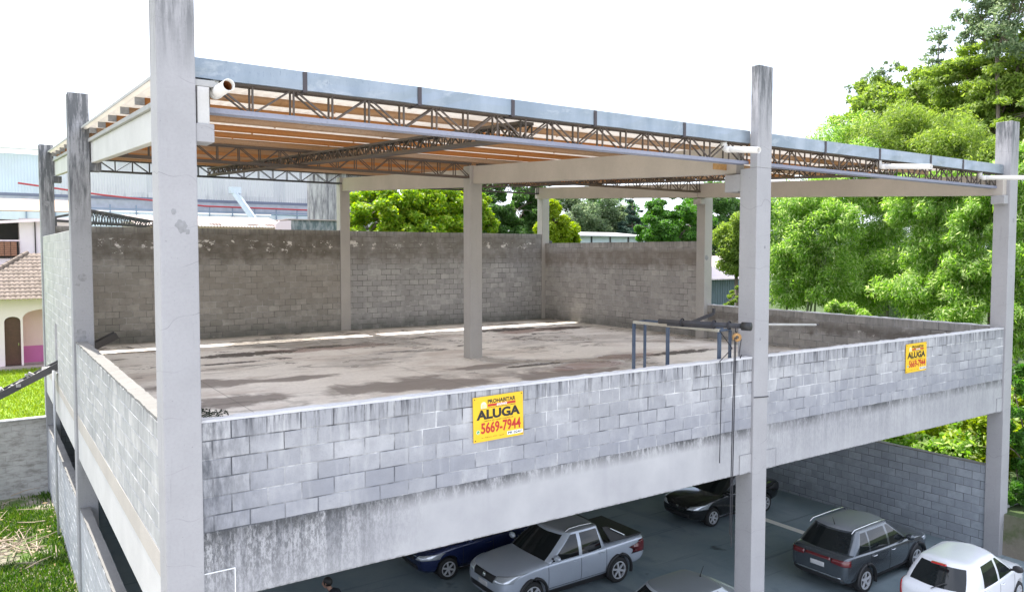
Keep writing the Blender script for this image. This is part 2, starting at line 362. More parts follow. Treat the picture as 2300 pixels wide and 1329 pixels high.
def galv():
    t = NT('galvanised_gutter'); p = t.pos(); n = t.noise(t.scale(p, (1.2, 1, .35)), 1.6, 6, .6); w = t.noise(t.scale(p, (1, 1, 2)), 1.5, 5, .65, .4)
    c = t.mix(t.mr(n, .35, .65), (.25, .295, .335), (.35, .39, .43));     c = t.mix(t.mr(w, .56, .66, 0, .55), c, (.48, .51, .53))
    sp = t.noise(t.scale(p, (14, 14, 5)), 1.5, 5, .7); _x, _y, _z = t.sep(p)
    c = t.mix(t.math('MULTIPLY', t.mr(sp, .58, .68, 0, .75), t.mr(_x, 1.8, 3.5, 1, .12)), c, (.16, .19, .23))
    t.col(c).rough(t.mr(w, .3, .7, .34, .55)); t.b.inputs['Metallic'].default_value = .65; t.bump(n, .15, .02)
    return t.m
M['galv'] = galv()
M['pvc'] = plain('white_pvc', (.72, .70, .66), .4, var=.08)
M['pvc_in'] = plain('rusty_pipe_bore', (.45, .20, .07), .8)
M['strap'] = plain('dark_strap_steel', (.06, .05, .055), .6)
M['rust_plate'] = plain('rusty_plate', (.42, .24, .09), .8, var=.5, nscale=20)
M['sealant'] = plain('white_sealant', (.78, .78, .78), .6)

# ------------------------------------------------------------------ the building (one thing)
X1, X2, Y1, Y2, H, D = 11.3, 22.332, 11.266, 22.269, .2267, .4355
ZP, ZB, ZF = 6.634, 4.227, 5.305
SL = .0504
B = thing('concrete_building', 'unfinished two storey concrete building, open upper floor with block parapets under a steel truss roof', 'building')
def part(mb, name, mat, label=None, bevel=0, parent=B, smooth=False):
    o = mb.build(name, mat, parent, bevel, smooth)
    if label: o['label'] = label
    return o

def blockwork(name, mats, axis, u0, u1, f0, f1, z0, z1, label=None, holes=(), seed=0, bw=.47, bh=.2458, ztop=None):
    """running-bond wall of single chamfered blocks standing 5 mm proud of a mortar core, one mesh"""
    rnd = random.Random(seed + int(u0 * 10) + int(z1 * 10)); V, F, MI = [], [], []; j, ch, pr = .0065, .007, .006
    def P(u, f, z): return (u, f, z) if axis == 'x' else (f, u, z)
    def ringbox(a, b, c, d, mi, e, chf):
        o = len(V); J = lambda: rnd.uniform(-.003, .003) if mi == 0 else 0
        q = [(a + J(), c + J()), (b + J(), c + J()), (b + J(), d + J()), (a + J(), d + J())]
        for (f, ins) in ((f0 - e, chf), (f0 - e + chf, 0), (f1 + e - chf, 0), (f1 + e, chf)):
            for (u, z), (su, sz) in zip(q, ((1, 1), (-1, 1), (-1, -1), (1, -1))): V.append(P(u + su * ins, f, z + sz * ins))
        F.append((o, o + 1, o + 2, o + 3)); F.append((o + 15, o + 14, o + 13, o + 12)); MI.extend((mi, mi))
        for r in range(3):
            for k in range(4): F.append((o + 4 * r + k, o + 4 * r + 4 + k, o + 4 * r + 4 + (k + 1) % 4, o + 4 * r + (k + 1) % 4)); MI.append(mi)
    rects = [(u0, u1, z0, z1)]
    if holes:
        ha, hb, hc, hd = holes; rects = [(u0, ha, z0, z1), (hb, u1, z0, z1), (ha, hb, hd, z1), (ha, hb, z0, hc)]
    zt = z1 if ztop is None else ztop
    for (a, b, c, d) in rects: ringbox(a, b, c, d, 1, 0, .0005)
    k = 0
    while zt - k * bh > z0 + .02:
        zb, zu = zt - (k + 1) * bh, zt - k * bh; n0 = int(u0 / bw) - 2; off = (k % 2) * bw / 2 + .13
        for n in range(n0, int(u1 / bw) + 3):
            for (a, b, c, d) in rects:
                ua, ub, za, zc_ = max(a, n * bw + off), min(b, n * bw + off + bw), max(c, zb), min(d, zu)
                if ub - ua < .04 or zc_ - za < .04: continue
                ringbox(ua + j, ub - j, za + j, zc_ - j, 0, pr + rnd.uniform(-.0025, .0025), ch)
        k += 1
    o = MB().add(V, F).build(name, None, B); o.data.materials.append(mats[0]); o.data.materials.append(mats[1]); o.data.polygons.foreach_set('material_index', MI)
    if label: o['label'] = label
    return o

def column(x, y, ztop, mat, label=None, thin_from=None):
    m = MB()
    if thin_from:
        m.box(x - H, x + H, y, y + D, -.3, thin_from); m.box(x - H, x + H, y, y + .19, thin_from, ztop)
    else: m.box(x - H, x + H, y, y + D, -.3, ztop)
    return part(m, 'column', mat, label, .014)
column(0, 0, 12.9, M['column'], 'tall corner column nearest the viewer')
column(X1, 0, 12.59, M['column'], 'front column between the two parapet bays', 10.52)
column(X2, 0, 12.50, M['column'], 'front column at the far right corner')
column(0, Y1, 12.62, M['column_old'], 'black stained column on the left side')
column(0, Y2, 12.60, M['column_old'], 'black stained column at the far left corner')
column(X1, Y1, 11.56, M['inner_column'], 'lone column standing in the middle of the floor')
column(X1, Y2, 12.02, M['inner_column'])
column(X2, Y1, 11.4, M['inner_column'])
column(X2, Y2, 12.0, M['inner_column'])

def spall(x, y, z, r, ax=(0, -1, 0)):
    rn = random.Random(int(x * 100 + z * 10)); m = MB(); n = 18; vs = [(x, y - .004, z)]
    for k in range(n):
        a = 2 * math.pi * k / n; q = r * rn.uniform(.75, 1.15); vs.append((x + math.cos(a) * q, y - .001, z + math.sin(a) * q * 1.15))
    m.add(vs, [(0, 1 + k, 1 + (k + 1) % n) for k in range(n)]); part(m, 'mortar_patch', M['patch'])
M['patch'] = plain('dark_mortar_patch', (.26, .26, .265), .95, var=.45, nscale=14)
for (x, y, z, r_) in ((.03, 0, 9.12, .075), (-.06, 0, 9.30, .035), (.10, 0, 9.05, .03), (0.0, Y1, 8.15, .10), (-.10, Y1, 8.0, .05), (-.08, Y1, 6.75, .13), (-.02, Y2, 10.5, .09), (X1 + .05, 0, 8.9, .03), (X2 + .02, 0, 9.7, .06), (X2 - .02, 0, 8.1, .03), (X2 + .0, 0, .85, .12), (X1 - .05, 0, 7.0, .03), (X2 - .1, Y1, 8.55, .10)): spall(x, y, z, r_)

# upper slab and its edge beams
part(MB().box(-.10, X2 + .2, .10, Y2 + .25, 4.98, ZF), 'floor_slab', M['floor'])
part(MB().box(H, X1 - H, .05, .32, ZB, 5.159), 'edge_beam', M['front_beam'], 'whitewashed beam streaked with soot below the long parapet', .012)
part(MB().box(X1 + H, X2 - H, .05, .32, ZB, 5.159), 'edge_beam', M['front_beam'], None, .012)
part(MB().box(-.177, .10, D, Y1, 3.70, 4.45), 'edge_beam', M['side_beam'], None, .012)
part(MB().box(-.177, .10, Y1 + D, Y2, 3.70, 4.45), 'edge_beam', M['side_beam'], None, .012)
part(MB().box(-.180, .10, D, Y1, 4.45, 4.80), 'mortar_band', M['smear'], None, .008)
part(MB().box(-.180, .10, Y1 + D, Y2, 4.45, 4.70), 'mortar_band', M['smear'], None, .008)
part(MB().box(X2 - .05, X2 + .2, D, Y1, ZB, 5.159), 'edge_beam', M['slab'])
part(MB().box(X2 - .05, X2 + .2, Y1 + D, Y2, ZB, 5.159), 'edge_beam', M['slab'])
part(MB().box(H, X1 - H, Y2 + .05, Y2 + .3, ZB, 5.159), 'edge_beam', M['slab'])
part(MB().box(X1 + H, X2 - H, Y2 + .05, Y2 + .3, ZB, 5.159), 'edge_beam', M['slab'])
for x in (5.65, 16.8): part(MB().box(x - .12, x + .12, .32, Y2 + .05, 4.5, 4.98), 'floor_beam', M['slab'])
for x in (X1,): part(MB().box(x - .15, x + .15, D, Y2 + .05, 4.35, 4.98), 'floor_beam', M['slab'])
part(MB().box(H, X2 - H, Y1 + .1, Y1 + .34, 4.40, 4.98), 'floor_beam', M['slab'])

# parapets and walls of the upper floor
blockwork('parapet_wall', M['front_wall'], 'x', H, X1 - H, .055, .215, 5.159, ZP - .03, 'long blue grey block parapet at the front')
blockwork('parapet_wall', M['front_wall'], 'x', X1 + H, X2 - H, .055, .215, 5.159, ZP - .03, 'shorter block parapet at the front right')
def rough_cap(x0, x1, y0, y1, z, h, mat, n=60, seed=1):
    rnd = random.Random(seed); m = MB(); vs = []; alongx = (x1 - x0) > (y1 - y0)
    for i in range(n + 1):
        t = i / n; a = rnd.uniform(-.008, .012); b = rnd.uniform(-.008, .012); e = rnd.uniform(-.006, .008); f = rnd.uniform(-.006, .008)
        if alongx:
            x = x0 + (x1 - x0) * t; vs += [(x, y0 + e, z - .004), (x, y0 + e, z + h + a), (x, y1 + f, z + h + b), (x, y1 + f, z - .004)]
        else:
            y = y0 + (y1 - y0) * t; vs += [(x0 + e, y, z - .004), (x0 + e, y, z + h + a), (x1 + f, y, z + h + b), (x1 + f, y, z - .004)]
    fs = [(4 * i + k, 4 * i + (k + 1) % 4, 4 * i + 4 + (k + 1) % 4, 4 * i + 4 + k) for i in range(n) for k in range(4)] + [(0, 1, 2, 3), (4 * n + 3, 4 * n + 2, 4 * n + 1, 4 * n)]
    return part(m.add(vs, fs), 'parapet_cap', mat)
rough_cap(H + .005, X1 - H - .005, .045, .225, ZP - .03, .03, M['cap'], 90, 1)
rough_cap(X1 + H + .005, X2 - H - .005, .045, .225, ZP - .03, .03, M['cap'], 90, 2)
blockwork('parapet_wall', M['side_wall'], 'y', D, Y1, -.173, .045, 4.80, 6.56, 'pale sunlit block parapet on the left side')
rough_cap(-.180, .055, D + .005, Y1 - .005, 6.56, .035, M['cap_side'], 90, 3)
blockwork('side_wall', M['tall_side_wall'], 'y', Y1 + D, Y2, -.173, .025, 4.70, 9.32, 'tall pale block wall with a narrow slot on the left side', (16.95, 17.85, 5.0, 6.55))
blockwork('back_wall', M['back_wall'], 'x', H, X1 - H, Y2 + .045, Y2 + .225, 5.159, 9.707, 'dark stained block wall at the back left')
blockwork('back_wall', M['back_wall_right'], 'x', X1 + H, X2 - H, Y2 + .045, Y2 + .225, 5.159, 9.69, 'grey block wall with crisp joints at the back')
blockwork('right_wall', M['right_wall'], 'y', Y1 + D, Y2, X2 - .015, X2 + .175, 5.159, 9.22, 'block wall with a brown damp band on the right')
blockwork('parapet_wall', M['low_right_wall'], 'y', D, Y1, X2 + .005, X2 + .195, 5.159, 6.63, 'low block parapet on the right side')
rough_cap(X2 - .005, X2 + .205, D + .005, Y1 - .005, 6.63, .025, M['cap'], 60, 4)
# ground floor walls
blockwork('ground_wall', M['ground_wall_left'], 'y', D, Y1, -.173, .025, -.3, 2.43); rough_cap(-.180, .035, D + .005, Y1 - .005, 2.43, .035, M['cap_side'], 60, 5)
blockwork('ground_wall', M['ground_wall_left'], 'y', Y1 + D, Y2, -.173, .025, -.3, 2.45); rough_cap(-.180, .035, Y1 + D + .005, Y2 - .005, 2.45, .035, M['cap_side'], 60, 6)
blockwork('ground_wall', M['ground_wall'], 'y', D, Y1, X2 - .145, X2 + .045, -.3, 2.55, 'blue grey block wall behind the parked cars'); rough_cap(X2 - .153, X2 + .053, D + .005, Y1 - .005, 2.55, .02, M['cap_side'], 60, 7)
blockwork('ground_wall', M['ground_wall'], 'y', Y1 + D, Y2, X2 - .145, X2 + .045, -.3, 2.55)
blockwork('ground_wall', M['ground_back_wall'], 'x', H, X1 - H, Y2 + .055, Y2 + .225, -.3, ZB)
blockwork('ground_wall', M['ground_back_wall'], 'x', X1 + H, X2 - H, Y2 + .055, Y2 + .225, -.3, ZB)

# corbels and beam seats
def corbel(x0, x1, y0, y1, z0, z1, mat='column'): return part(MB().box(x0, x1, y0, y1, z0, z1), 'corbel', M[mat], None, .01)
corbel(H, .45, .02, .42, 10.19, 10.42)
corbel(H, .47, Y1 - .02, Y1 + .40, 10.76, 10.98, 'column_old'); corbel(H, .47, Y2 - .02, Y2 + .40, 11.27, 11.49, 'column_old')
corbel(X1 - H + .02, X1 + H - .02, D, .86, 10.06, 10.42)
corbel(X2 - .48, X2 - H, .04, .40, 10.16, 10.40); corbel(X2 - .48, X2 - H, Y1, Y1 + .40, 10.70, 10.92, 'inner_column')
# dapped beam ends: half joints at the front columns, drawn with pale sealant
def halfjoint(x0, x1, z0, z1, side):
    part(MB().box(x0, x1, .042, .06, z0, z1), 'joint_pad', M['front_beam'])
    m = MB(); e = .006
    m.box(x0 - .0, x1 + .0, .038, .05, z1, z1 + .012)
    xx = x1 if side > 0 else x0
    m.box(xx - e, xx + e, .037, .05, z0, z1 + .013)
    part(m, 'sealant_joint', M['sealant'] if x0 < 1 else M['patch'])
halfjoint(H, .62, ZB, 4.62, 1); halfjoint(X1 - H - .36, X1 - H, ZB, 4.62, -1); halfjoint(X1 + H, X1 + H + .36, ZB, 4.62, 1); halfjoint(X2 - H - .33, X2 - H, ZB, 4.62, -1)

# sloping roof beams (along the depth)
def slopebeam(x0, x1, ya, yb, z0, dep, mat, flange=None):
    def zz(y): return z0 + SL * y
    m = MB().prism([(x0, ya, zz(ya)), (x0, yb, zz(yb)), (x0, yb, zz(yb) + dep), (x0, ya, zz(ya) + dep)], (x1 - x0, 0, 0))
    o = part(m, 'roof_beam', M[mat], None, .012)
    if flange:
        a, b, h = flange
        f = MB().prism([(a, ya, zz(ya) + dep + .002), (a, yb, zz(yb) + dep + .002), (a, yb, zz(yb) + dep + h), (a, ya, zz(ya) + dep + h)], (b - a, 0, 0))
        part(f, 'beam_flange', M['flange'], None, .008, parent=o)
    return o
slopebeam(.25, .40, .04, Y1 + .2, 10.385, .50, 'beam_white', (.19, .47, .085)); slopebeam(.25, .40, Y1 + .21, Y2 + .35, 10.385, .50, 'beam_white', (.19, .47, .085))
slopebeam(X1 - .13, X1 + .13, .62, Y1 - .005, 10.41, .57, 'beam'); slopebeam(X1 - .13, X1 + .13, Y1 + D + .005, Y2 - .005, 10.31, .57, 'beam')
slopebeam(X2 - .44, X2 - .22, .10, Y1 + .2, 10.385, .57, 'beam'); slopebeam(X2 - .44, X2 - .22, Y1 + .21, Y2 + .35, 10.385, .57, 'beam')
part(MB().box(10.78, 11.34, .875, .915, 10.54, 10.66), 'bearing_plate', M['rust_plate'])

# trusses across the bays: two planes of angles, verticals and W diagonals
def truss(x0, x1, y, zb, zt, mat_b, mat_w, n=19, gap=.15):
    tr = thing('roof_truss', None, None); tr.parent = B
    b = MB(); t_ = MB(); w_ = MB()
    for s in (-1, 1):
        yy = y + s * gap / 2
        b.box(x0, x1, yy - .030, yy + .030, zb - .03, zb + .035); t_.box(x0, x1, yy - .028, yy + .028, zt - .028, zt + .028)
        for i in range(n + 1):
            x = x0 + .03 + (x1 - x0 - .06) * i / n
            w_.box(x - .012, x + .012, yy - .012, yy + .014, zb + .036, zt - .029)
            if i < n:
                xa, xb = x + .05, x + (x1 - x0 - .06) / n - .05
                w_.bar((xa, yy, zt - .03), (xb, yy, zb + .04), .022, .026, (0, 1, 0)) if i % 2 == 0 else w_.bar((xa, yy, zb + .04), (xb, yy, zt - .03), .022, .026, (0, 1, 0))
    b.build('bottom_chord', mat_b, tr); t_.build('top_chord', mat_w, tr); w_.build('lattice', mat_w, tr)
    return tr
truss(.42, X1 - H + .05, .36, 10.635, 11.03, M['steel_blue'], M['steel_brown'])
truss(X1 + .30, X2 - .45, .36, 10.635, 11.03, M['steel_blue'], M['steel_brown'], 19)
truss(.42, X1 - .14, Y1 + .15, 11.19, 11.63, M['steel_brown'], M['steel_brown']); truss(X1 + .14, X2 - .45, Y1 + .15, 11.19, 11.63, M['steel_brown'], M['steel_brown'])
truss(.42, X1 - .14, Y2 + .10, 11.76, 12.18, M['steel_dark'], M['steel_dark'], 18); truss(X1 + .14, X2 - .45, Y2 + .10, 11.76, 12.18, M['steel_dark'], M['steel_dark'], 18)
def tie_truss(x, ya, yb):
    tr = thing('roof_truss', None, None); tr.parent = B
    zb = lambda y: 10.70 + SL * y; zt = lambda y: 10.95 + SL * y
    b = MB().bar((x, ya, zb(ya)), (x, yb, zb(yb)), .30, .05); b.build('bottom_chord', M['steel_brown'], tr)
    MB().bar((x, ya, zt(ya)), (x, yb, zt(yb)), .30, .05).build('top_chord', M['steel_brown'], tr)
    n = int((yb - ya) / .33)
    for s in (-.12, .12):
        w_ = MB()
        for i in range(n + 1):
            y = ya + .02 + (yb - ya - .04) * i / n; w_.bar((x + s, y, zb(y) + .026), (x + s, y, zt(y) - .026), .022, .022)
            if i < n:
                y2 = y + (yb - ya) / n; a, c = ((y, zt(y)), (y2, zb(y2))) if i % 2 == 0 else ((y, zb(y)), (y2, zt(y2)))
                w_.bar((x + s, a[0], a[1]), (x + s, c[0], c[1]), .022, .028)
        w_.build('lattice', M['steel_brown'], tr)
for x in (5.65, 16.8):
    tie_truss(x, .48, Y1 + .02); tie_truss(x, Y1 + .28, Y2 - .02)

# roof: purlins and corrugated sheets
roof = thing('roof', None, None); roof.parent = B
rnd = random.Random(5)
for k in range(14):
    y = .85 + 1.62 * k; z = 11.050 + SL * y
    m = MB(); x0, x1 = .30, X2 + .05
    m.box(x0, x1, y - .004, y + .004, z + .004, z + .124); m.box(x0, x1, y - .045, y - .004, z, z + .006); m.box(x0, x1, y - .045, y - .004, z + .120, z + .126)
    for xx in [x0 + .3 + j * 2.4 for j in range(10)]: m.box(xx - .004, xx + .03, y - .02, y - .004, z - .02, z)
    MB().box(.15, .298, y - .045, y + .004, z, z + .124).build('purlin_end', M['patch'], roof)
    m.build('purlin', M['purlin_rust'] if k in (2, 4, 5, 9, 11) else M['purlin'], roof)
def sheet():
    x0, x1, y0, y1 = .06, X2 + .1, .28, Y2 + .55; lam = .177; n = int((x1 - x0) / lam * 8); vs = []; rows = 15
    for j in range(rows + 1):
        y = y0 + (y1 - y0) * j / rows
        for i in range(n + 1):
            x = x0 + (x1 - x0) * i / n; vs.append((x, y, 11.205 + SL * y + .022 * math.cos(2 * math.pi * (x - x0) / lam)))
    fs = [(j * (n + 1) + i, j * (n + 1) + i + 1, (j + 1) * (n + 1) + i + 1, (j + 1) * (n + 1) + i) for j in range(rows) for i in range(n)]
    o = MB().add(vs, fs).build('roof_sheet', M['sheet'], roof, smooth=True)
sheet()
MB().bar((.05, .25, 11.215 + SL * .25), (.05, Y2 + .5, 11.215 + SL * (Y2 + .5)), .012, .05).build('edge_flashing', M['flange'], roof)

# gutter with hanging straps and PVC outlets
def gutter(x0, x1):
    yg, zb, zt, d = .195, 11.025, 11.275, .36; th = .006; m = MB()
    n = max(2, int((x1 - x0) / .35)); rnd = random.Random(int(x0 * 7)); vs = []
    for i in range(n + 1):
        x = x0 + (x1 - x0) * i / n; e = rnd.uniform(-.006, .006); e2 = rnd.uniform(-.004, .004)
        vs += [(x, yg + d, zt), (x, yg + d, zb), (x, yg + e2, zb + e2), (x, yg + e, (zb + zt) / 2), (x, yg, zt + e * .3), (x, yg + .02, zt + e * .3)]
    k = 6; fs = [(i * k + j, i * k + j + 1, (i + 1) * k + j + 1, (i + 1) * k + j) for i in range(n) for j in range(k - 1)]
    o = part(m.add(vs, fs), 'gutter', M['galv']); s = o.modifiers.new('thickness', 'SOLIDIFY'); s.thickness = th; s.offset = 0
    return o
g1 = gutter(H + .002, X1 - H + .0); g2 = gutter(X1 + H + .002, X2 - H)
def strap(x, g):
    m = MB(); m.box(x - .03, x + .03, .178, .188, 11.0, 11.27); m.bar((x - .0, .183, 11.0), (x - .02, .52, 11.0), .05, .012)
    part(m, 'strap', M['strap'], parent=g)
for x in (1.70, 3.47, 5.17, 6.92, 9.15): strap(x, g1)
for x in (13.65, 15.82, 18.15, 19.8): strap(x, g2)
def outlet(x, yend, r, g, x2=None, zd=.0):
    p = part(MB().tube([(x, .32, 11.03), (x, .32, 10.95), (x, .30, 10.89), (x, .24, 10.855), (x, .14, 10.85)], r * 1.08, 16), 'outlet_elbow', M['pvc'], parent=g, smooth=True)
    x2 = x if x2 is None else x2
    m = MB().lathe([(r, 0), (r, .01), (r * .9, .01), (r * .9, .0)], (0, -1, 0)); m = MB()
    a = Vector((x, .16, 10.85)); b = Vector((x2, yend, 10.85 + zd)); ax = (b - a).normalized(); L = (b - a).length
    m.lathe([(r, 0), (r, L), (r * .88, L), (r * .88, L - .5 if L > .6 else .05)], ax, a, 24)
    part(m, 'outlet_pipe', M['pvc'], parent=g, smooth=True)
    part(MB().lathe([(r * .87, L - .1), (r * .87, L - .35), (.001, L - .36)], ax, a, 20), 'pipe_bore', M['pvc_in'], parent=g)
outlet(.52, -.42, .075, g1); outlet(10.42, -.55, .06, g1, zd=-.09); outlet(16.0, -.95, .06, g2, zd=-.1); outlet(21.0, -1.4, .06, g2, zd=-.12)

# long pour marks: a bare pipe lying on the floor edge at the corner column is part of the floor puddle

# ------------------------------------------------------------------ vehicles
def paint(name, c, flake=.25, rough=.32, coat=.8):
    t = NT(name); p = t.obj(); n = t.noise(p, 3, 4); d = t.noise(p, 40, 3)
    cc = t.mix(t.mr(n, .35, .7, 0, .25), c, tuple(v * .8 + .02 for v in c)); cc = t.mix(t.mr(d, .55, .8, 0, .15), cc, (.25, .23, .2))
    t.col(cc).rough(rough); t.b.inputs['Metallic'].default_value = flake
    t.b.inputs['Coat Weight'].default_value = coat; t.b.inputs['Coat Roughness'].default_value = .08
    return t.m
M['glass'] = plain('tinted_car_glass', (.012, .015, .016), .04, var=.1)
M['tyre'] = plain('tyre_rubber', (.022, .022, .022), .8)
M['alloy'] = plain('alloy_rim', (.62, .63, .65), .3, .25, var=.05)
M['black_trim'] = plain('black_plastic_trim', (.02, .02, .021), .5)
M['chrome'] = plain('chrome_trim', (.70, .71, .73), .15, 1.0, var=.03)
M['lamp'] = plain('clear_headlamp', (.62, .66, .70), .08, .4, var=.2, nscale=30, coat=1)
M['tail'] = plain('red_tail_lamp', (.42, .012, .015), .12, var=.2, nscale=25, coat=1)
M['tail_dark'] = plain('smoked_tail_lamp', (.13, .015, .018), .12, var=.2, nscale=25, coat=1)
M['plate'] = plain('licence_plate', (.60, .60, .60), .4)
M['seam'] = plain('panel_gap', (.008, .008, .009), .8)

def lettering(name, txt, rect, mat, parent, y, bold=.0, W_=.96, H_=.72, shear=0):
    cu = bpy.data.curves.new(name, 'FONT'); cu.body = txt; cu.size = 1; cu.offset = bold; cu.shear = shear; cu.resolution_u = 3
    o = bpy.data.objects.new(name, cu); col.objects.link(o); bpy.context.view_layer.update()
    me = bpy.data.meshes.new_from_object(o.evaluated_get(bpy.context.evaluated_depsgraph_get())); bpy.data.objects.remove(o)
    co = np.empty(len(me.vertices) * 3); me.vertices.foreach_get('co', co); co = co.reshape(-1, 3)
    mn, mxx = co.min(0), co.max(0); u0, u1, v0, v1 = rect
    X = (u0 + (co[:, 0] - mn[0]) / (mxx[0] - mn[0]) * (u1 - u0) - .5) * W_; Z = (.5 - v1 + (co[:, 1] - mn[1]) / (mxx[1] - mn[1]) * (v1 - v0)) * H_
    out = np.stack([X, np.full(len(X), y), Z], 1); me.vertices.foreach_set('co', out.ravel()); me.update()
    return link(name, me, mat, parent)

def bake(o):
    """apply modifiers by evaluating the mesh"""
    dg = bpy.context.evaluated_depsgraph_get(); dg.update(); me = bpy.data.meshes.new_from_object(o.evaluated_get(dg)); old = o.data
    o.modifiers.clear(); o.data = me; me.name = o.name; return o

def car_wheel(root, x, y, r, wdt, side, spokes=5):
    t = wdt; ax = (0, side, 0)
    w = MB().lathe([(r * .66, 0.0), (r * .70, .012), (r * .93, .014), (r, -.03), (r, -t + .03), (r * .93, -t), (r * .5, -t)], ax, (x, y, r), 36).build('wheel', M['tyre'], root, smooth=True)
    MB().lathe([(r * .60, -.035), (.001, -.05)], ax, (x, y, r), 24).build('dark_spoke_backing', M['black_trim'], w, smooth=True)  # black disc puts the shade between the spokes into its colour
    m = MB().lathe([(r * .68, .0), (r * .68, .014), (r * .61, .016), (r * .60, -.034)], ax, (x, y, r), 36)
    m.lathe([(.001, .012), (r * .14, .010), (r * .16, -.05)], ax, (x, y, r), 16)
    for k in range(spokes):
        a = 2 * math.pi * k / spokes + .3; dx, dz = math.cos(a), math.sin(a)
        m.bar((x + dx * r * .1, y - side * .012, r + dz * r * .1), (x + dx * r * .64, y + side * .004, r + dz * r * .64), r * .145, .03, (0, 1, 0))
    m.build('rim', M['alloy'], w)
    return w

def car(name, label, loc, rz, P, cols, group=None):
    """P: dimensions. x forward, y left, z up, origin on the ground under the middle"""
    L, W_, root = P['L'], P['W'] / 2, thing(name, label, P.get('cat', 'car'), loc, rz, group)
    bm = bmesh.new(); rings = []
    for (x, hw, zb, zl, cr) in P['st']:
        w = hw * W_; prof = [(0, zb), (w * .80, zb), (w * .965, zb + .09), (w, zb + (zl - zb) * .45), (w * .992, zl - .12), (w * .955, zl - .02), (w * .80, zl + cr * .35), (w * .4, zl + cr * .85), (0, zl + cr)]
        full = prof + [(-a, b) for a, b in prof[-2:0:-1]]
        rings.append([bm.verts.new((x, a, b)) for a, b in full])
    n = len(rings[0])
    for a, b in zip(rings, rings[1:]):
        for i in range(n): bm.faces.new((a[i], a[(i + 1) % n], b[(i + 1) % n], b[i]))
    for rg in (rings[0], rings[-1]):   # close the ends with quads
        h = n // 2
        for i in range(h): 
            vs = [rg[i], rg[i + 1], rg[(n - i - 1) % n], rg[(n - i) % n]]; vs = list(dict.fromkeys(vs))
            if len(vs) > 2: bm.faces.new(vs)
    bmesh.ops.recalc_face_normals(bm, faces=bm.faces)
    me = bpy.data.meshes.new('body'); bm.to_mesh(me); bm.free()
    body = link('body', me, cols['paint'], root, smooth=True)
    s = body.modifiers.new('s', 'SUBSURF'); s.levels = 3; s.render_levels = 3; bake(body)
    bvh = BVHTree.FromPolygons([v.co for v in body.data.vertices], [p.vertices for p in body.data.polygons])
    # wheel arches
    r = P['r']; cut = MB()
    for x in (P['xf'], P['xr']):
        for sd_ in (1, -1): cut.lathe([(.001, -.30), (r * 1.17, -.30), (r * 1.17, .3), (.001, .3)], (0, 1, 0), (x, sd_ * W_, r + .02), 40)
    co = cut.build('cutter', None); co.parent = root
    b = body.modifiers.new('b', 'BOOLEAN'); b.object = co; b.operation = 'DIFFERENCE'; b.solver = 'EXACT'
    bpy.context.view_layer.update(); bake(body); bpy.data.objects.remove(co)
    body.data.polygons.foreach_set('use_smooth', [True] * len(body.data.polygons)); body.data.materials.clear(); body.data.materials.append(cols['paint'])
    u = MB().box(P['xr'] - r, P['xf'] + r, -W_ * .78, W_ * .78, .16, .55); u.build('underbody', M['black_trim'], root)
    for x in (P['xf'], P['xr']):
        for sd_ in (1, -1):
            car_wheel(root, x, sd_ * (W_ - .025), r, .20, sd_, P.get('spokes', 5))
            if P.get('flare'):
                f = MB(); pts = [(x + math.cos(a) * r * 1.20, sd_ * (W_ + .012), r + .02 + math.sin(a) * r * 1.20) for a in [math.pi * (-.10 + 1.2 * i / 20) for i in range(21)]]
                f.tube(pts, .042, 8); f.build('arch_flare', M['black_trim'], root, smooth=True)
    # cabin
    c = P['cab']; z0, z1 = c['z0'], c['z1']; lv = [0, .06, .22, .40, .58, .76, .93, 1.0]; G = (1, 6)
    def ring(t):
        z = z0 + (z1 - z0) * t; xf = c['xf0'] + (c['xf1'] - c['xf0']) * t; xr = c['xr0'] + (c['xr1'] - c['xr0']) * t
        bulge = .03 * math.sin(math.pi * t); w = (c['w0'] + (c['w1'] - c['w0']) * t + bulge) * W_; bf, br = c.get('bf', .22), c.get('br', .12)
        pts, flag = [], []
        def seg(a, b, k, fl):
            for i in range(k): pts.append((a[0] + (b[0] - a[0]) * i / k, a[1] + (b[1] - a[1]) * i / k)); flag.append(fl)
        fy = [(xf - bf * (y / 1.0) ** 2, y * w) for y in (0, .22, .44, .66, .84)]
        for q in fy[:-1]: pts.append(q); flag.append('front_glass')
        pts.append(fy[-1]); flag.append(None)
        cor = (xf - bf * .95 - .03, w * .955); pts.append(cor); flag.append(None)
        xm = (xf + xr) / 2; hl = (xf - xr) / 2
        sw = lambda x: w * (1 - .045 * ((x - xm) / hl) ** 2)
        a0 = xf - bf - .10; cols_ = c['win']; edges = [(a0, None)]
        for (wa, wb) in cols_:
            xa = a0 - .02 if wa is None else (wa if not isinstance(wa, tuple) else wa[0] + (wa[1] - wa[0]) * t)
            xb = wb if not isinstance(wb, tuple) else wb[0] + (wb[1] - wb[0]) * t
            edges += [(xa, 'side_window'), (xb, None)]
        for (xa, fl), nx in zip(edges, edges[1:] + [(xr + br + .06, None)]):
            k = 4 if fl else 1
            for i in range(k): x = xa + (nx[0] - xa) * i / k; pts.append((x, sw(x))); flag.append(fl)
        pts.append((xr + br + .05, sw(xr + br + .05))); flag.append(None)
        pts.append((xr + br * .8, w * .90)); flag.append(None)
        for y in (.80, .60, .40, .20): pts.append((xr + br * y * y, y * w)); flag.append('rear_glass')
        pts.append((xr, 0)); flag.append('rear_glass_m')
        k = len(pts)
        full = pts + [(x, -y) for x, y in pts[-2:0:-1]]
        fl2 = flag[:-1] + [flag[i] for i in range(k - 2, -1, -1)]
        return [(x, y, z) for x, y in full], fl2
    rgs = [ring(t) for t in lv]; fl = rgs[0][1]; V = [q for r_, _ in rgs for q in r_]; n = len(fl); nl = len(lv)
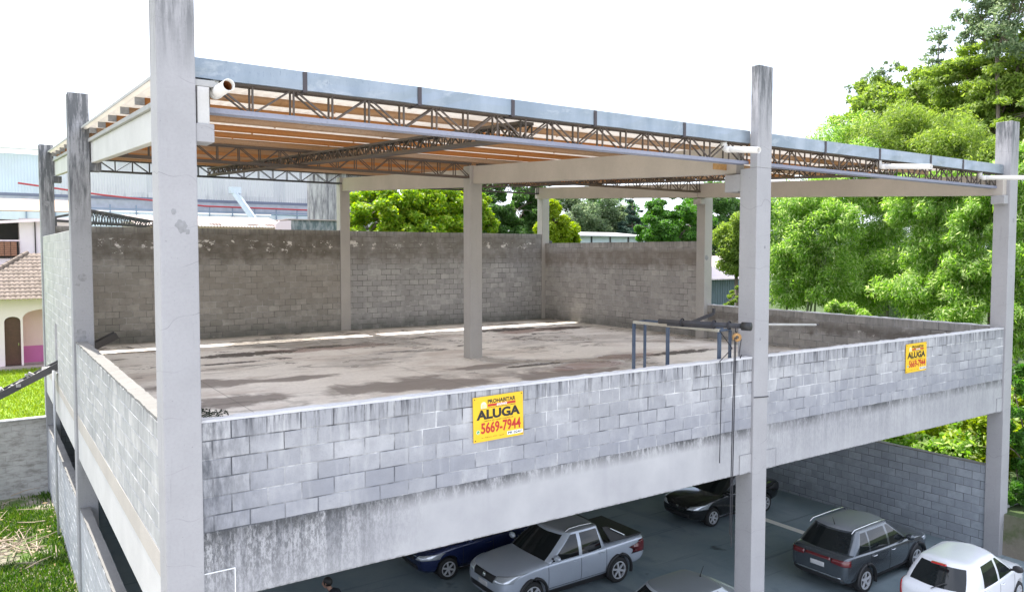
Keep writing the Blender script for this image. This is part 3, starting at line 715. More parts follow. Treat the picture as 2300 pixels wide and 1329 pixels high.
    top = rgs[-1][0]; xm = (c['xf1'] + c['xr1']) / 2; cr = c.get('crown', .05)
    for t, dz in ((.035, .22), (.10, .42), (.25, .66), (.5, .88), (.75, .97), (1, 1)):
        V += [(xm + (x - xm) * (1 - .22 * t), y * (1 - t), z1 + cr * dz) for x, y, z in top]
    body_f, roof_f, gl = [], [], {}
    for k in range(nl + 5):
        for i in range(n):
            f = (k * n + i, k * n + (i + 1) % n, (k + 1) * n + (i + 1) % n, (k + 1) * n + i)
            if k < nl - 1:
                key = fl[i]
                if key and G[0] <= k < G[1]:
                    sgn = '' if not key.startswith('side') else str(V[f[0]][1] > 0) + str(round(V[(1) * n + i][0] > (c['win'][0][1] if not isinstance(c['win'][0][1], tuple) else c['win'][0][1][0]) - .01))
                    gl.setdefault((key, sgn), []).append(f)
                else: body_f.append(f)
            else: roof_f.append(f)
    def sub(fs, name, mat, off=0):
        ids = sorted({i for f in fs for i in f}); mp_ = {j: q for q, j in enumerate(ids)}
        me = bpy.data.meshes.new(name); me.from_pydata([V[i] for i in ids], [], [tuple(mp_[i] for i in f) for f in fs]); me.update()
        bm = bmesh.new(); bm.from_mesh(me); bmesh.ops.remove_doubles(bm, verts=bm.verts, dist=1e-5); bmesh.ops.recalc_face_normals(bm, faces=bm.faces)
        cen = Vector((xm, 0, (z0 + z1) / 2 - .3))
        f0 = max(bm.faces, key=lambda f: f.calc_area())
        if (f0.calc_center_median() - cen).dot(f0.normal) < 0: bmesh.ops.reverse_faces(bm, faces=bm.faces)
        bm.to_mesh(me); bm.free()
        return link(name, me, mat, root, smooth=True)
    sub(body_f, 'cabin_frame', cols['paint']); sub(roof_f, 'roof', cols.get('roof', cols['paint']))
    for (key, sgn), fs in gl.items(): sub(fs, 'windscreen' if key == 'front_glass' else ('rear_window' if key.startswith('rear') else 'side_window'), M['glass'])
    # patches laid on the body skin by ray casting
    cen_ = Vector((0, 0, .6))
    def patch(name, quad, ax, d, mat, n=8, m=4, off=.008, parent=root, label=None):
        vs = []
        for j in range(m + 1):
            for i in range(n + 1):
                u, v = i / n, j / m
                q = [(1 - v) * ((1 - u) * quad[0][k] + u * quad[1][k]) + v * ((1 - u) * quad[3][k] + u * quad[2][k]) for k in (0, 1)]
                o = [0, 0, 0]; o[ax] = -d * 6; ks = [k for k in (0, 1, 2) if k != ax]; o[ks[0]], o[ks[1]] = q
                dr = [0, 0, 0]; dr[ax] = d; h = bvh.ray_cast(Vector(o), Vector(dr))
                if h[0] is None:
                    o[ax] = -d * L * .46; h = bvh.find_nearest(Vector(o))
                    if h[0] is None: return None
                    dd = (h[0] - cen_).normalized(); nn0 = h[1] if h[1].dot(dd) > 0 else -h[1]; vs.append(h[0] + nn0 * off); continue
                nn = h[1] if h[1].dot(Vector(dr)) < 0 else -h[1]
                vs.append(h[0] + nn * off)
        fs = [(j * (n + 1) + i, j * (n + 1) + i + 1, (j + 1) * (n + 1) + i + 1, (j + 1) * (n + 1) + i) for j in range(m) for i in range(n)]
        o = MB().add(vs, fs).build(name, mat, parent, smooth=True); sm = o.modifiers.new('t', 'SOLIDIFY'); sm.thickness = off * 1.2; sm.offset = 0
        return o
    for sd_ in (1, -1):
        F = lambda q: [(a * sd_, b) for a, b in q]
        if 'head' in P: patch('headlight', F(P['head']), 0, -1, M['lamp'], 10, 5)
        if 'tail' in P: patch('tail_light', F(P['tail']), 0, 1, cols.get('tail', M['tail']), 8, 5, .012)
        for q in P.get('seams', []):
            x, za, zb = q; patch('door_gap', [(x - .006, za), (x + .006, za), (x + .006, zb), (x - .006, zb)], 1, -sd_, M['seam'], 1, 8, .002)
        if 'sill' in P:
            xa, xb, za, zb = P['sill']; patch('door_gap', [(xa, za), (xb, za), (xb, za + .012), (xa, za + .012)], 1, -sd_, M['seam'], 10, 1, .002)
            patch('sill_trim', [(xa, zb), (xb, zb), (xb, zb + P.get('sillh', .03)), (xa, zb + P.get('sillh', .03))], 1, -sd_, cols.get('sill', M['chrome']), 10, 2, .006)
        for (x, z) in P.get('handles', []):
            h = bvh.ray_cast(Vector((x, sd_ * 3, z)), Vector((0, -sd_, 0)))
            if h[0]: yy = h[0].y; MB().tube([(x - .09, yy - sd_ * .005, z - .004), (x - .06, yy + sd_ * .03, z), (x + .06, yy + sd_ * .03, z + .004), (x + .09, yy - sd_ * .005, z + .004)], [.012, .016, .016, .012], 8).build('door_handle', cols.get('handle', cols['paint']), root, smooth=True)
        mx_, mz = P['mirror']; my = c['w0'] * W_
        m = MB(); bmm = [(mx_ + .01, sd_ * (my - .06), mz - .03), (mx_ - .0, sd_ * (my + .05), mz - .01)]
        m.tube(bmm, [.03, .025], 8); mm = m.build('wing_mirror', M['black_trim'], root, smooth=True)
        bmh = bmesh.new(); bmesh.ops.create_uvsphere(bmh, u_segments=16, v_segments=10, radius=1); bmesh.ops.transform(bmh, matrix=Matrix.Translation((mx_ - .0, sd_ * (my + .13), mz + .03)) @ Matrix.Diagonal((.065, .125, .085, 1)), verts=bmh.verts)
        me = bpy.data.meshes.new('mirror_cap'); bmh.to_mesh(me); bmh.free(); link('mirror_cap', me, cols.get('mirror', cols['paint']), mm, smooth=True)
    for (nm, q, ax, d, mt) in P.get('patches', []): patch(nm, q, ax, d, M[mt] if isinstance(mt, str) else mt, 12, 5, .007)
    if P.get('emblem'):
        h = bvh.ray_cast(Vector((-6, 0, P['emblem'])), Vector((1, 0, 0)))
        e = lettering('emblem', 'S', (0, 1, 0, 1), M['black_trim'], root, 0, .03, .10, .12); e.location = (h[0].x - .012, 0, P['emblem']); e.rotation_euler = (0, 0, -math.pi / 2)
    if P.get('rails'):
        xa, xb, yo, mt = P['rails']
        for sd_ in (1, -1):
            zz = z1 + .035; y = sd_ * yo
            MB().tube([(xa, y, zz - .02), (xa - .12, y, zz + .045), ((xa + xb) / 2, y, zz + .06), (xb + .12, y, zz + .045), (xb, y, zz - .03)], [.015, .022, .022, .022, .015], 8).build('roof_rail', M[mt], root, smooth=True)
    if P.get('antenna'):
        x, z = P['antenna']; MB().tube([(x, 0, z - .02), (x, 0, z + .03), (x - .10, 0, z + .22)], [.03, .012, .006], 8).build('antenna', M['black_trim'], root, smooth=True)
    return root

GY = 0.0
# silver double-cab pickup (faces -X)
Ppk = dict(L=4.7, W=1.80, r=.345, xf=1.46, xr=-1.36, cat='pickup truck', flare=True, spokes=6,
  st=[(2.36, .60, .40, .66, .02), (2.33, .80, .33, .80, .03), (2.22, .93, .28, .90, .05), (1.95, .99, .26, .97, .07), (1.35, 1, .26, 1.03, .07), (.85, 1, .26, 1.06, .06), (-.6, 1, .26, 1.07, .04), (-1.3, 1, .28, 1.10, .03), (-2.1, .99, .34, 1.12, .02), (-2.27, .96, .40, 1.10, .02), (-2.32, .90, .46, 1.02, .0)],
  cab=dict(z0=1.0, z1=1.60, xf0=1.22, xf1=.42, xr0=-.98, xr1=-.80, w0=.96, w1=.76, bf=.20, br=.03, crown=.06, win=[(None, -.02), (-.12, (-.80, -.70))]),
  head=[(.42, .74), (.86, .78), (.86, .95), (.50, .90)], tail=[(.80, .70), (.90, .70), (.90, 1.02), (.80, 1.02)], seams=[(.98, .38, 1.0), (-.07, .36, 1.02), (-.92, .40, 1.02)], sill=(-.9, .95, .40, .28), sillh=.06,
  handles=[(.12, .93), (-.74, .95)], mirror=(.80, 1.14), rails=(.25, -.70, .60, 'chrome'),
  patches=[('grille', [(-.42, .72), (.42, .72), (.46, .88), (-.46, .88)], 0, -1, 'black_trim'), ('bumper_intake', [(-.55, .42), (.55, .42), (.60, .54), (-.60, .54)], 0, -1, 'black_trim'), ('badge', [(-.06, .76), (.06, .76), (.05, .86), (-.05, .86)], 0, -1, 'chrome'), ('licence_plate', [(-.2, .56), (.2, .56), (.2, .68), (-.2, .68)], 0, -1, 'plate')])
silver = paint('silver_paint', (.50, .55, .62), .25, .25)
pk = car('pickup_truck', 'silver double cab pickup with black bed cover parked under the slab', (10.42, 5.72, GY), math.pi, Ppk, dict(paint=silver, roof=paint('shaded_roof_paint', (.26, .275, .29), .0, .55, .2), handle=silver, sill=M['black_trim'], tail=M['tail_dark']))  # roof colour darker than the body, shade under the slab painted in
tb = MB(); tb.prism([(-1.02, -.80, 1.10), (-2.22, -.83, 1.12), (-2.22, .83, 1.12), (-1.02, .80, 1.10)], (0, 0, .06)); tb.build('bed_cover', M['black_trim'], pk, .03, seg=3)
for s in (1, -1):
    MB().prism([(-.86, s * .70, 1.56), (-1.02, s * .71, 1.56), (-1.72, s * .82, 1.16), (-1.10, s * .82, 1.14)], (0, s * .05, 0)).build('sport_bar', M['black_trim'], pk, .01)
    MB().bar((-1.10, s * .80, 1.50), (-1.55, s * .86, 1.25), .05, .03).build('sport_bar_trim', M['chrome'], pk, .008)

def hatch(zr=1.50): pass
# grey sport utility (faces +X)
Psuv = dict(L=4.2, W=1.75, r=.34, xf=1.32, xr=-1.26, spokes=5,
  st=[(2.10, .60, .36, .66, .02), (2.06, .80, .28, .80, .03), (1.92, .93, .24, .90, .05), (1.6, .99, .22, .96, .06), (1.1, 1, .22, 1.00, .05), (.2, 1, .22, 1.02, .03), (-1.0, 1, .24, 1.05, .02), (-1.75, .98, .28, 1.08, .02), (-1.98, .94, .32, 1.06, .02), (-2.08, .86, .36, 1.00, .01), (-2.12, .76, .42, .90, .0)],
  cab=dict(z0=.97, z1=1.53, xf0=1.10, xf1=.35, xr0=-2.03, xr1=-1.48, w0=.95, w1=.72, bf=.22, br=.20, crown=.065, win=[(None, -.05), (-.14, (-.98, -.92)), ((-1.04, -.98), (-1.58, -1.20))]),
  head=[(.46, .74), (.84, .76), (.84, .86), (.50, .84)], tail=[(.38, .86), (.87, .82), (.87, .98), (.38, .97)], flare=True, seams=[(.85, .36, .95), (-.10, .34, .98), (-1.02, .45, .98)], sill=(-.9, .95, .36, .26), sillh=.09,
  handles=[(.05, .88), (-.85, .91)], mirror=(.72, 1.05), rails=(.15, -1.55, .60, 'chrome'), antenna=(-1.35, 1.58),
  patches=[('tail_bar', [(-.36, .90), (.36, .90), (.36, .965), (-.36, .965)], 0, 1, 'tail_dark'), ('licence_plate', [(-.20, .68), (.20, .68), (.20, .80), (-.20, .80)], 0, 1, 'plate'), ('bumper_insert', [(-.74, .36), (.74, .36), (.70, .50), (-.70, .50)], 0, 1, 'black_trim'), ('chrome_strip', [(-.66, .50), (.66, .50), (.66, .525), (-.66, .525)], 0, 1, 'chrome'), ('grille', [(-.4, .62), (.4, .62), (.42, .78), (-.42, .78)], 0, -1, 'black_trim')])
dg_ = paint('graphite_paint', (.10, .115, .13), .6, .22)
suv = car('sport_utility_car', 'dark grey crossover with silver roof rails seen from behind, next to the white hatchback', (17.86, 1.66, GY), R(1.5), Psuv, dict(paint=dg_, tail=M['tail_dark'], handle=M['chrome'], sill=M['black_trim'], roof=paint('graphite_roof', (.22, .235, .25), .0, .6, .15)))

# white rounded hatchback (faces +X)
Ph = dict(L=3.8, W=1.66, r=.295, xf=1.20, xr=-1.24, spokes=7,
  st=[(1.88, .52, .36, .62, .02), (1.84, .76, .27, .74, .04), (1.68, .91, .22, .84, .06), (1.40, .98, .20, .92, .07), (.9, 1, .20, .97, .06), (.1, 1, .20, .99, .03), (-.9, 1, .22, 1.01, .02), (-1.55, .98, .26, 1.02, .02), (-1.78, .94, .30, .98, .02), (-1.88, .86, .34, .90, .01), (-1.92, .74, .42, .80, .0)],
  cab=dict(z0=.93, z1=1.46, xf0=1.22, xf1=.40, xr0=-1.80, xr1=-1.36, w0=.95, w1=.73, bf=.26, br=.18, crown=.075, win=[(None, -.02), (-.12, (-.95, -.80))]),
  head=[(.40, .66), (.80, .72), (.76, .88), (.50, .84)], tail=[(.66, .62), (.83, .62), (.83, .93), (.72, .93)], seams=[(.86, .32, .92), (-.07, .30, .95), (-.98, .42, .95)], sill=(-.9, .95, .32, .24), sillh=.02,
  handles=[(.08, .84), (-.82, .87)], mirror=(.74, 1.02), emblem=.80,
  patches=[('licence_plate', [(-.2, .50), (.2, .50), (.2, .61), (-.2, .61)], 0, 1, 'plate'), ('grille', [(-.35, .5), (.35, .5), (.35, .6), (-.35, .6)], 0, -1, 'black_trim')])
wh = paint('white_paint', (.74, .75, .77), .0, .25)
hb = car('hatchback', 'white rounded hatchback with red tail lights and an S on its tailgate', (17.92, -1.04, GY), R(5), Ph, dict(paint=wh, sill=wh, mirror=M['black_trim']))
MB().box(-1.58, -1.50, -.17, .17, 1.475, 1.515).build('brake_light', M['tail'], hb, .015)
MB().bar((-1.84, .05, .97), (-1.67, -.22, 1.14), .018, .018, (1, 0, 0)).build('rear_wiper', M['black_trim'], hb)

# black saloon facing -X, right of the hanging rope
Pb = dict(L=4.2, W=1.70, r=.30, xf=1.32, xr=-1.28, spokes=6,
  st=[(2.10, .56, .36, .60, .02), (2.06, .78, .27, .68, .03), (1.90, .92, .22, .77, .05), (1.6, .98, .20, .84, .06), (1.0, 1, .20, .92, .05), (.2, 1, .20, .94, .03), (-1.0, 1, .22, .97, .02), (-1.75, .98, .28, 1.0, .02), (-1.98, .94, .32, .97, .02), (-2.08, .86, .38, .9, .01), (-2.12, .76, .44, .82, .0)],
  cab=dict(z0=.88, z1=1.38, xf0=1.12, xf1=.35, xr0=-1.78, xr1=-1.15, w0=.94, w1=.72, bf=.22, br=.14, crown=.05, win=[(None, -.02), (-.12, (-.98, -.82))]),
  head=[(.38, .58), (.82, .62), (.82, .76), (.52, .70)], tail=[(.70, .66), (.9, .66), (.9, .9), (.75, .9)], seams=[(.88, .32, .9), (-.07, .30, .92), (-1.0, .42, .92)], sill=(-.9, .95, .32, .24), sillh=.015,
  handles=[(.08, .80), (-.82, .82)], mirror=(.74, .98),
  patches=[('grille', [(-.30, .54), (.30, .54), (.34, .64), (-.34, .64)], 0, -1, 'black_trim'), ('badge', [(-.05, .58), (.05, .58), (.05, .65), (-.05, .65)], 0, -1, 'chrome'), ('bumper_intake', [(-.5, .34), (.5, .34), (.5, .44), (-.5, .44)], 0, -1, 'black_trim')])
bk = paint('black_paint', (.010, .011, .012), .1, .16)
car('saloon_car', 'black car with bright headlights facing left behind the hanging rope', (18.45, 7.12, GY), math.pi, Pb, dict(paint=bk, tail=M['black_trim']))
nv = paint('navy_paint', (.012, .022, .085), .2, .2)
car('saloon_car', 'dark blue car whose nose shows behind the silver pickup', (9.46, 8.32, GY), math.pi - .03, Pb, dict(paint=nv))
Pg = dict(Pb); Pg['antenna'] = (-.95, 1.43)
gs = paint('grey_silver_paint', (.42, .46, .49), .2, .3)
car('saloon_car', 'greyish silver car in front of the pickup with only its roof and windscreen in view', (10.35, 1.58, GY), math.pi, Pg, dict(paint=gs, roof=paint('grey_roof_paint', (.19, .21, .22), .0, .5, .3)))
car('saloon_car', 'blue car at the left, a sliver of its roof below the stained beam', (3.3, 2.9, GY), math.pi, Pb, dict(paint=paint('blue_paint', (.015, .04, .16), .2, .2)))

# ------------------------------------------------------------------ person walking under the slab
def skin_mesh(name, pts, edges, rad, mat, parent, sub=2, root=0):
    me = bpy.data.meshes.new(name); me.from_pydata(pts, edges, []); me.update()
    o = bpy.data.objects.new(name, me); col.objects.link(o); o.parent = parent
    sk = o.modifiers.new('skin', 'SKIN')
    for i, v in enumerate(me.skin_vertices[0].data): v.radius = rad[i] if isinstance(rad[i], tuple) else (rad[i], rad[i]); v.use_root = (i == root)
    sk.use_smooth_shade = True; s = o.modifiers.new('sub', 'SUBSURF'); s.levels = sub; s.render_levels = sub
    bake(o); o.data.materials.clear(); o.data.materials.append(mat); o.data.polygons.foreach_set('use_smooth', [True] * len(o.data.polygons))
    return o
def person():
    t = thing('person', 'person in a dark jacket walking left under the beam', 'person', (4.06, 5.62, 0), 2.35)
    cloth = plain('dark_jacket', (.018, .021, .03), .9); sk = plain('skin', (.36, .21, .15), .55, var=.08); hair = plain('black_hair', (.010, .009, .008), .5); jeans = plain('dark_jeans', (.03, .04, .07), .9)
    # x forward
    P = [(-.34, 0, .93), (-.28, 0, 1.09), (-.18, 0, 1.25), (-.09, 0, 1.37), (-.02, 0, 1.45), (-.34, .10, .88), (-.10, .11, .50), (-.16, .11, .09), (.02, .12, .04), (-.34, -.10, .88), (-.36, -.11, .50), (-.58, -.11, .12), (-.44, -.12, .04), (-.10, .19, 1.35), (-.10, .24, 1.08), (.03, .25, .86), (-.10, -.19, 1.35), (-.02, -.24, 1.08), (.15, -.24, .88)]
    E_ = [(0, 1), (1, 2), (2, 3), (3, 4), (0, 5), (5, 6), (6, 7), (7, 8), (0, 9), (9, 10), (10, 11), (11, 12), (3, 13), (13, 14), (14, 15), (3, 16), (16, 17), (17, 18)]
    rd = [(.16, .12), (.15, .11), (.17, .12), (.12, .10), .062, .09, .065, .045, .04, .09, .065, .045, .04, .068, .050, .040, .068, .050, .040]
    skin_mesh('body', P, E_, rd, cloth, t)
    # head with face
    bm = bmesh.new(); bmesh.ops.create_uvsphere(bm, u_segments=24, v_segments=18, radius=1)
    for v in bm.verts:
        x, y, z = v.co; jaw = max(0, -z); s = 1 - .35 * jaw
        v.co = Vector((x * .098 * (1 - .1 * jaw) + .02 * jaw + (.022 if (x > .85 and abs(y) < .25 and -.35 < z < .1) else 0), y * .076 * s, z * .118))
    me = bpy.data.meshes.new('head'); bm.to_mesh(me); bm.free(); hd = link('head', me, sk, t, smooth=True); hd.location = (.07, 0, 1.585)
    MB().tube([(-.03, 0, 1.42), (.05, 0, 1.53)], .052, 12).build('neck', sk, t, smooth=True)
    bm = bmesh.new(); bmesh.ops.create_uvsphere(bm, u_segments=24, v_segments=18, radius=1); rn = random.Random(2)
    for v in bm.verts:
        x, y, z = v.co
        v.co = Vector((x * .106 - .012, y * .086, z * .110 + .02)) * (1 + rn.uniform(-.03, .03))
    bmesh.ops.delete(bm, geom=[f for f in bm.faces if (f.calc_center_median().x > .062 and f.calc_center_median().z < .045) or f.calc_center_median().z < -.045], context='FACES')
    me = bpy.data.meshes.new('hair'); bm.to_mesh(me); bm.free(); hr = link('hair', me, hair, t, smooth=True); hr.location = (.062, 0, 1.59)
    for s in (1, -1):
        MB().lathe([(.001, .004), (.012, .003), (.014, 0)], (1, 0, 0), (.157, s * .03, 1.60), 10).build('eye', hair, t)
        MB().tube([(.065, s * .074, 1.56), (.06, s * .086, 1.59), (.065, s * .078, 1.615)], [.008, .014, .01], 8).build('ear', sk, t, smooth=True)
        hx, hz = ((.04, .82) if s > 0 else (.16, .84))
        pal = MB().tube([(hx - .01, s * .25, hz + .05), (hx + .005, s * .252, hz - .04)], [.026, .034], 10)
        for k in range(4): pal.tube([(hx - .025 + k * .018, s * .255, hz - .04), (hx - .020 + k * .018, s * .25, hz - .085 - .01 * (k in (1, 2))), (hx - .012 + k * .018, s * .235, hz - .115 - .012 * (k in (1, 2)))], [.0095, .0085, .007], 7)
        pal.tube([(hx + .03, s * .25, hz + .0), (hx + .052, s * .24, hz - .035), (hx + .055, s * .232, hz - .06)], [.011, .010, .008], 7)
        pal.build('hand', sk, t, smooth=True)
    MB().tube([(.160, -.022, 1.535), (.167, 0, 1.536), (.160, .022, 1.535)], [.003, .006, .003], 6).build('mouth', plain('lips', (.30, .13, .11), .5), t, smooth=True)
person()

# ------------------------------------------------------------------ ground and terrain
def ground_mat():
    t = NT('terrain_soil'); p = t.pos(); x, y, z = t.sep(p)
    n = t.noise(p, .5, 6, .65); f = t.noise(p, 7, 6, .7); g = t.noise(p, .22, 4)
    dirt = t.mix(f, (.20, .165, .13), (.34, .30, .25)); grass = t.mix(f, (.035, .075, .012), (.10, .16, .025))
    c = t.mix(t.mr(n, .40, .52), grass, dirt)
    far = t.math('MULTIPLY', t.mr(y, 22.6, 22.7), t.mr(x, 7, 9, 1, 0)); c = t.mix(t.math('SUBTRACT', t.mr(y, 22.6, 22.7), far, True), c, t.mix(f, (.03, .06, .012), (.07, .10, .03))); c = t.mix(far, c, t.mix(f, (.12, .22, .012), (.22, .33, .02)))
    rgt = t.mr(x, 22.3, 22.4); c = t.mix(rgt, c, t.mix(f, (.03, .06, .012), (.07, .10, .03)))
    t.col(c).rough(.95); t.bump(f, .6, .05); return t.m
def terrain():
    xs = [-600, -200, -80, -40, -20, -12, -6, -3, -.18, 4, 10, 16, 22.31, 22.36, 26, 30, 36, 42, 50, 60, 80, 120, 200, 600]
    ys = [-400, -120, -50, -20, -8, 0, 6, 12, 18, 22.42, 22.47, 26, 30, 36, 42, 50, 60, 80, 120, 200, 600]
    def h(x, y):
        if y > 22.45: z = 2.4 + max(0, y - 60) * .03
        else: z = -.004
        if x > 22.33: z = max(z, 1.2) + min(max(0, x - 30) * .10, 8) * (1 if y < 40 else .3)
        return z
    vs = [(x, y, h(x, y)) for y in ys for x in xs]; n = len(xs)
    fs = [(j * n + i, j * n + i + 1, (j + 1) * n + i + 1, (j + 1) * n + i) for j in range(len(ys) - 1) for i in range(n - 1)]
    return structure(MB().add(vs, fs).build('ground', ground_mat()))
terrain()
def yard_mat():
    t = NT('parking_concrete'); p = t.pos(); n = t.noise(p, .6, 6, .6); f = t.noise(p, 14, 5, .65); s = t.noise(t.scale(p, (1, .35, 1)), 1.1, 6, .65, .6)
    c = t.mix(t.mr(n, .35, .68), (.20, .265, .295), (.27, .325, .345)); c = t.mix(t.mr(s, .54, .68, 0, .5), c, (.12, .165, .185)); c = t.mix(t.mr(f, .5, .8, 0, .4), c, (.20, .215, .21))
    oil = t.mr(t.noise(p, .9, 3, .5), .68, .74); c = t.mix(t.math('MULTIPLY', oil, .75), c, (.045, .05, .055))
    tm_ = t.math('MULTIPLY', t.mr(t.noise(t.scale(p, (.12, 3.2, 1)), 1.2, 4, .6), .60, .68), .5); c = t.mix(tm_, c, (.09, .11, .12))
    jf = t.math('ABSOLUTE', t.math('SUBTRACT', t.math('FRACT', t.math('DIVIDE', t.math('ADD', x, t.math('MULTIPLY', f, .04)), 3.7)), .5)); jg = t.math('ABSOLUTE', t.math('SUBTRACT', t.math('FRACT', t.math('DIVIDE', t.math('ADD', y, t.math('MULTIPLY', f, .04)), 3.7)), .5))
    c = t.mix(t.math('MULTIPLY', t.math('MAXIMUM', t.mr(jf, 0, .004, 1, 0), t.mr(jg, 0, .004, 1, 0)), .6), c, (.07, .08, .085))
    t.col(c).rough(.8); t.bump(f, .3, .01); return t.m
structure(MB().box(-.15, 40, -14, Y2 + .05, -.25, .0).build('parking_floor', yard_mat()))
structure(MB().box(-60, 80, -70, -1.6, -.2, .006).build('bounce_forecourt', concrete('pale_bounce_concrete', (.46, .45, .43), streak=0)))  # pale ground added out of view to bounce fill light into the building
structure(MB().box(18.95, 19.22, 3.6, 6.4, -.1, .004).build('painted_sun_strip', plain('sun_strip_paint', (.86, .83, .76), .8, var=.10, nscale=9)))  # pale strip paints a patch of sunlight onto the parking floor

# ------------------------------------------------------------------ rental signs on the parapet
M['sign_yellow'] = plain('sign_yellow', (.78, .48, .015), .5, var=.12)
M['sign_black'] = plain('sign_black', (.012, .012, .012), .5); M['sign_red'] = plain('sign_red', (.45, .02, .015), .5); M['sign_white'] = plain('sign_white', (.82, .82, .80), .5)
M['sign_green'] = plain('sign_green', (.03, .33, .10), .5); M['sign_cream'] = plain('sign_cream', (.85, .74, .50), .5)
def sign(loc, label, rx=0):
    W_, H_ = .96, .72
    t = thing('rental_sign', label, 'sign', loc, 0, 'yellow rental signs on the parapet'); t.rotation_euler = (0, rx, 0)
    MB().box(-W_ / 2, W_ / 2, -.006, .006, -H_ / 2, H_ / 2).build('panel', M['sign_yellow'], t)
    scr = MB()
    for sx in (-.45, .45):
        for sz in (-.33, .33): scr.lathe([(.001, .010), (.007, .009), (.009, .0)], (0, -1, 0), (sx, -.006, sz), 8)
    scr.build('screws', M['sign_black'], t)
    def rect(name, u0, u1, v0, v1, mat, y): return MB().box((u0 - .5) * W_, (u1 - .5) * W_, y, y + .002, (.5 - v1) * H_, (.5 - v0) * H_).build(name, M[mat], t)
    lettering('lettering', 'PROHABITAR', (.285, .845, .075, .168), M['sign_black'], t, -.0085, .03)
    rect('red_bar', .285, .845, .182, .232, 'sign_red', -.0085); lettering('lettering', 'imóveis', (.46, .67, .172, .238), M['sign_white'], t, -.0105, .02, shear=.2)
    lettering('lettering', 'WWW.PROHABITAR.COM.BR', (.29, .845, .248, .270), M['sign_black'], t, -.0085, .01)
    lettering('lettering', 'ALUGA', (.06, .935, .292, .512), M['sign_black'], t, -.0085, .045)
    lettering('lettering', 'VISITA SÓ COM CORRETOR', (.21, .80, .530, .560), M['sign_black'], t, -.0085, .01)
    lettering('lettering', '5669-7944', (.145, .945, .578, .832), M['sign_red'], t, -.0085, .03)
    rect('code_plate', .665, .985, .862, .945, 'sign_white', -.0085); lettering('lettering', 'PR 0247', (.68, .965, .874, .932), M['sign_black'], t, -.0105, .02)
    lettering('lettering', 'Av. Atlântica, 2702 - Capela', (.15, .60, .905, .93), M['sign_black'], t, -.0085, 0)
    c = ((.085 - .5) * W_, -.0085, (.5 - .775) * H_)
    MB().lathe([(.001, .003), (.032, .003), (.032, 0)], (0, -1, 0), c, 20).build('phone_badge', M['sign_white'], t); MB().lathe([(.001, .0045), (.026, .0045), (.026, 0)], (0, -1, 0), c, 20).build('phone_badge', M['sign_green'], t)
    MB().tube([(c[0] - .012, c[1] - .006, c[2] + .010), (c[0] - .006, c[1] - .006, c[2] - .006), (c[0] + .011, c[1] - .006, c[2] - .012)], .0035, 6).build('phone_badge', M['sign_white'], t)
    lg = MB(); cx, cz = (.205 - .5) * W_, (.5 - .215) * H_; r = .052
    pts = [(cx + math.cos(a) * r, -.0085, cz + .02 + math.sin(a) * r) for a in [math.pi * i / 12 for i in range(13)]] + [(cx - r, -.0085, cz - .035), (cx + r, -.0085, cz - .035)]
    lg.prism(pts, (0, .002, 0)); lg.build('emblem', M['sign_cream'], t)
    e2 = MB()
    for k in (-1, 0, 1): e2.box(cx + k * .026 - .004, cx + k * .026 + .004, -.0105, -.0088, cz - .03, cz + .03)
    e2.build('emblem', M['sign_yellow'], t); rect('emblem', .145, .265, .272, .278, 'sign_black', -.0085)
    return t
sign((4.785, .028, 6.148), 'yellow rental sign with black and red lettering on the long front parapet', R(-1.2))
sign((17.38, .026, 6.15), 'yellow rental sign further away on the short right hand parapet', R(-.6))

# ------------------------------------------------------------------ hoist by the parapet
hs = thing('hoist', 'makeshift rope hoist, dark poles tied on a blue steel frame behind the parapet', 'hoist', (10.4, .8, ZF))
o_ = Vector((10.4, .8, ZF)); Lc = lambda *p: Vector(p) - o_
M['blue_steel'] = rusty('worn_blue_steel', (.07, .10, .15), (.11, .14, .19), thr=(.4, .6)); M['cream_steel'] = rusty('cream_rail', (.52, .50, .42), (.42, .37, .29), thr=(.4, .6))
M['dark_pole'] = rusty('dark_pole', (.035, .037, .045), (.07, .065, .065), thr=(.4, .6)); M['rope'] = plain('dark_rope', (.03, .03, .035), .9)
zr = 7.16
A = at(1424, 723, 2, zr); Bq = at(1500, 732, 2, zr); Cq = at(1616, 742, 2, zr)
for p in (A, Bq, Cq): MB().bar(Lc(p.x, p.y, ZF), Lc(p.x, p.y, zr - .03), .06, .06).build('post', M['blue_steel'], hs)
MB().bar(Lc(*A), Lc(*Cq), .07, .06).build('rail', M['cream_steel'], hs); dv = Vector((.45, .05, 0))
MB().bar(Lc(A.x + .45, A.y + .06, zr), Lc(Cq.x + .45, Cq.y + .3, zr), .06, .06).build('rail', M['blue_steel'], hs)
for p in (A, Cq): MB().bar(Lc(p.x, p.y, zr - .002), Lc(p.x + .45, p.y + .1, zr - .002), .045, .045).build('cross_rail', M['blue_steel'], hs)
for p in (A, Cq): MB().bar(Lc(p.x + .45, p.y + .1, ZF), Lc(p.x + .45, p.y + .1, zr - .03), .05, .05).build('post', M['blue_steel'], hs)
e1 = at(1680, 733, 1, -.38); s1 = at(1480, 721, 2, e1.z)
MB().tube([Lc(*s1), Lc(*e1)], .05, 12).build('boom', M['dark_pole'], hs, smooth=True)
s2 = at(1500, 727, 2, e1.z - .09); MB().bar(Lc(s2.x, s2.y, s2.z), Lc(*(s2 + (e1 - s1) * .55)), .10, .08).build('boom', M['dark_pole'], hs)
d1 = (e1 - s1).normalized(); MB().tube([Lc(*(e1 - d1 * .12)), Lc(*(e1 + d1 * .06))], .085, 14).build('boom_end', M['black_trim'], hs, smooth=True)
q1 = at(1545, 727, 1, 1.6); q2 = q1 + Vector((.55, -.25, .22)); MB().bar(Lc(*q1), Lc(*q2), .05, .07).build('lever', M['dark_pole'], hs)
MB().bar(Lc(*q2), Lc(q2.x, q2.y, q2.z + .12), .05, .05).build('lever', M['dark_pole'], hs)
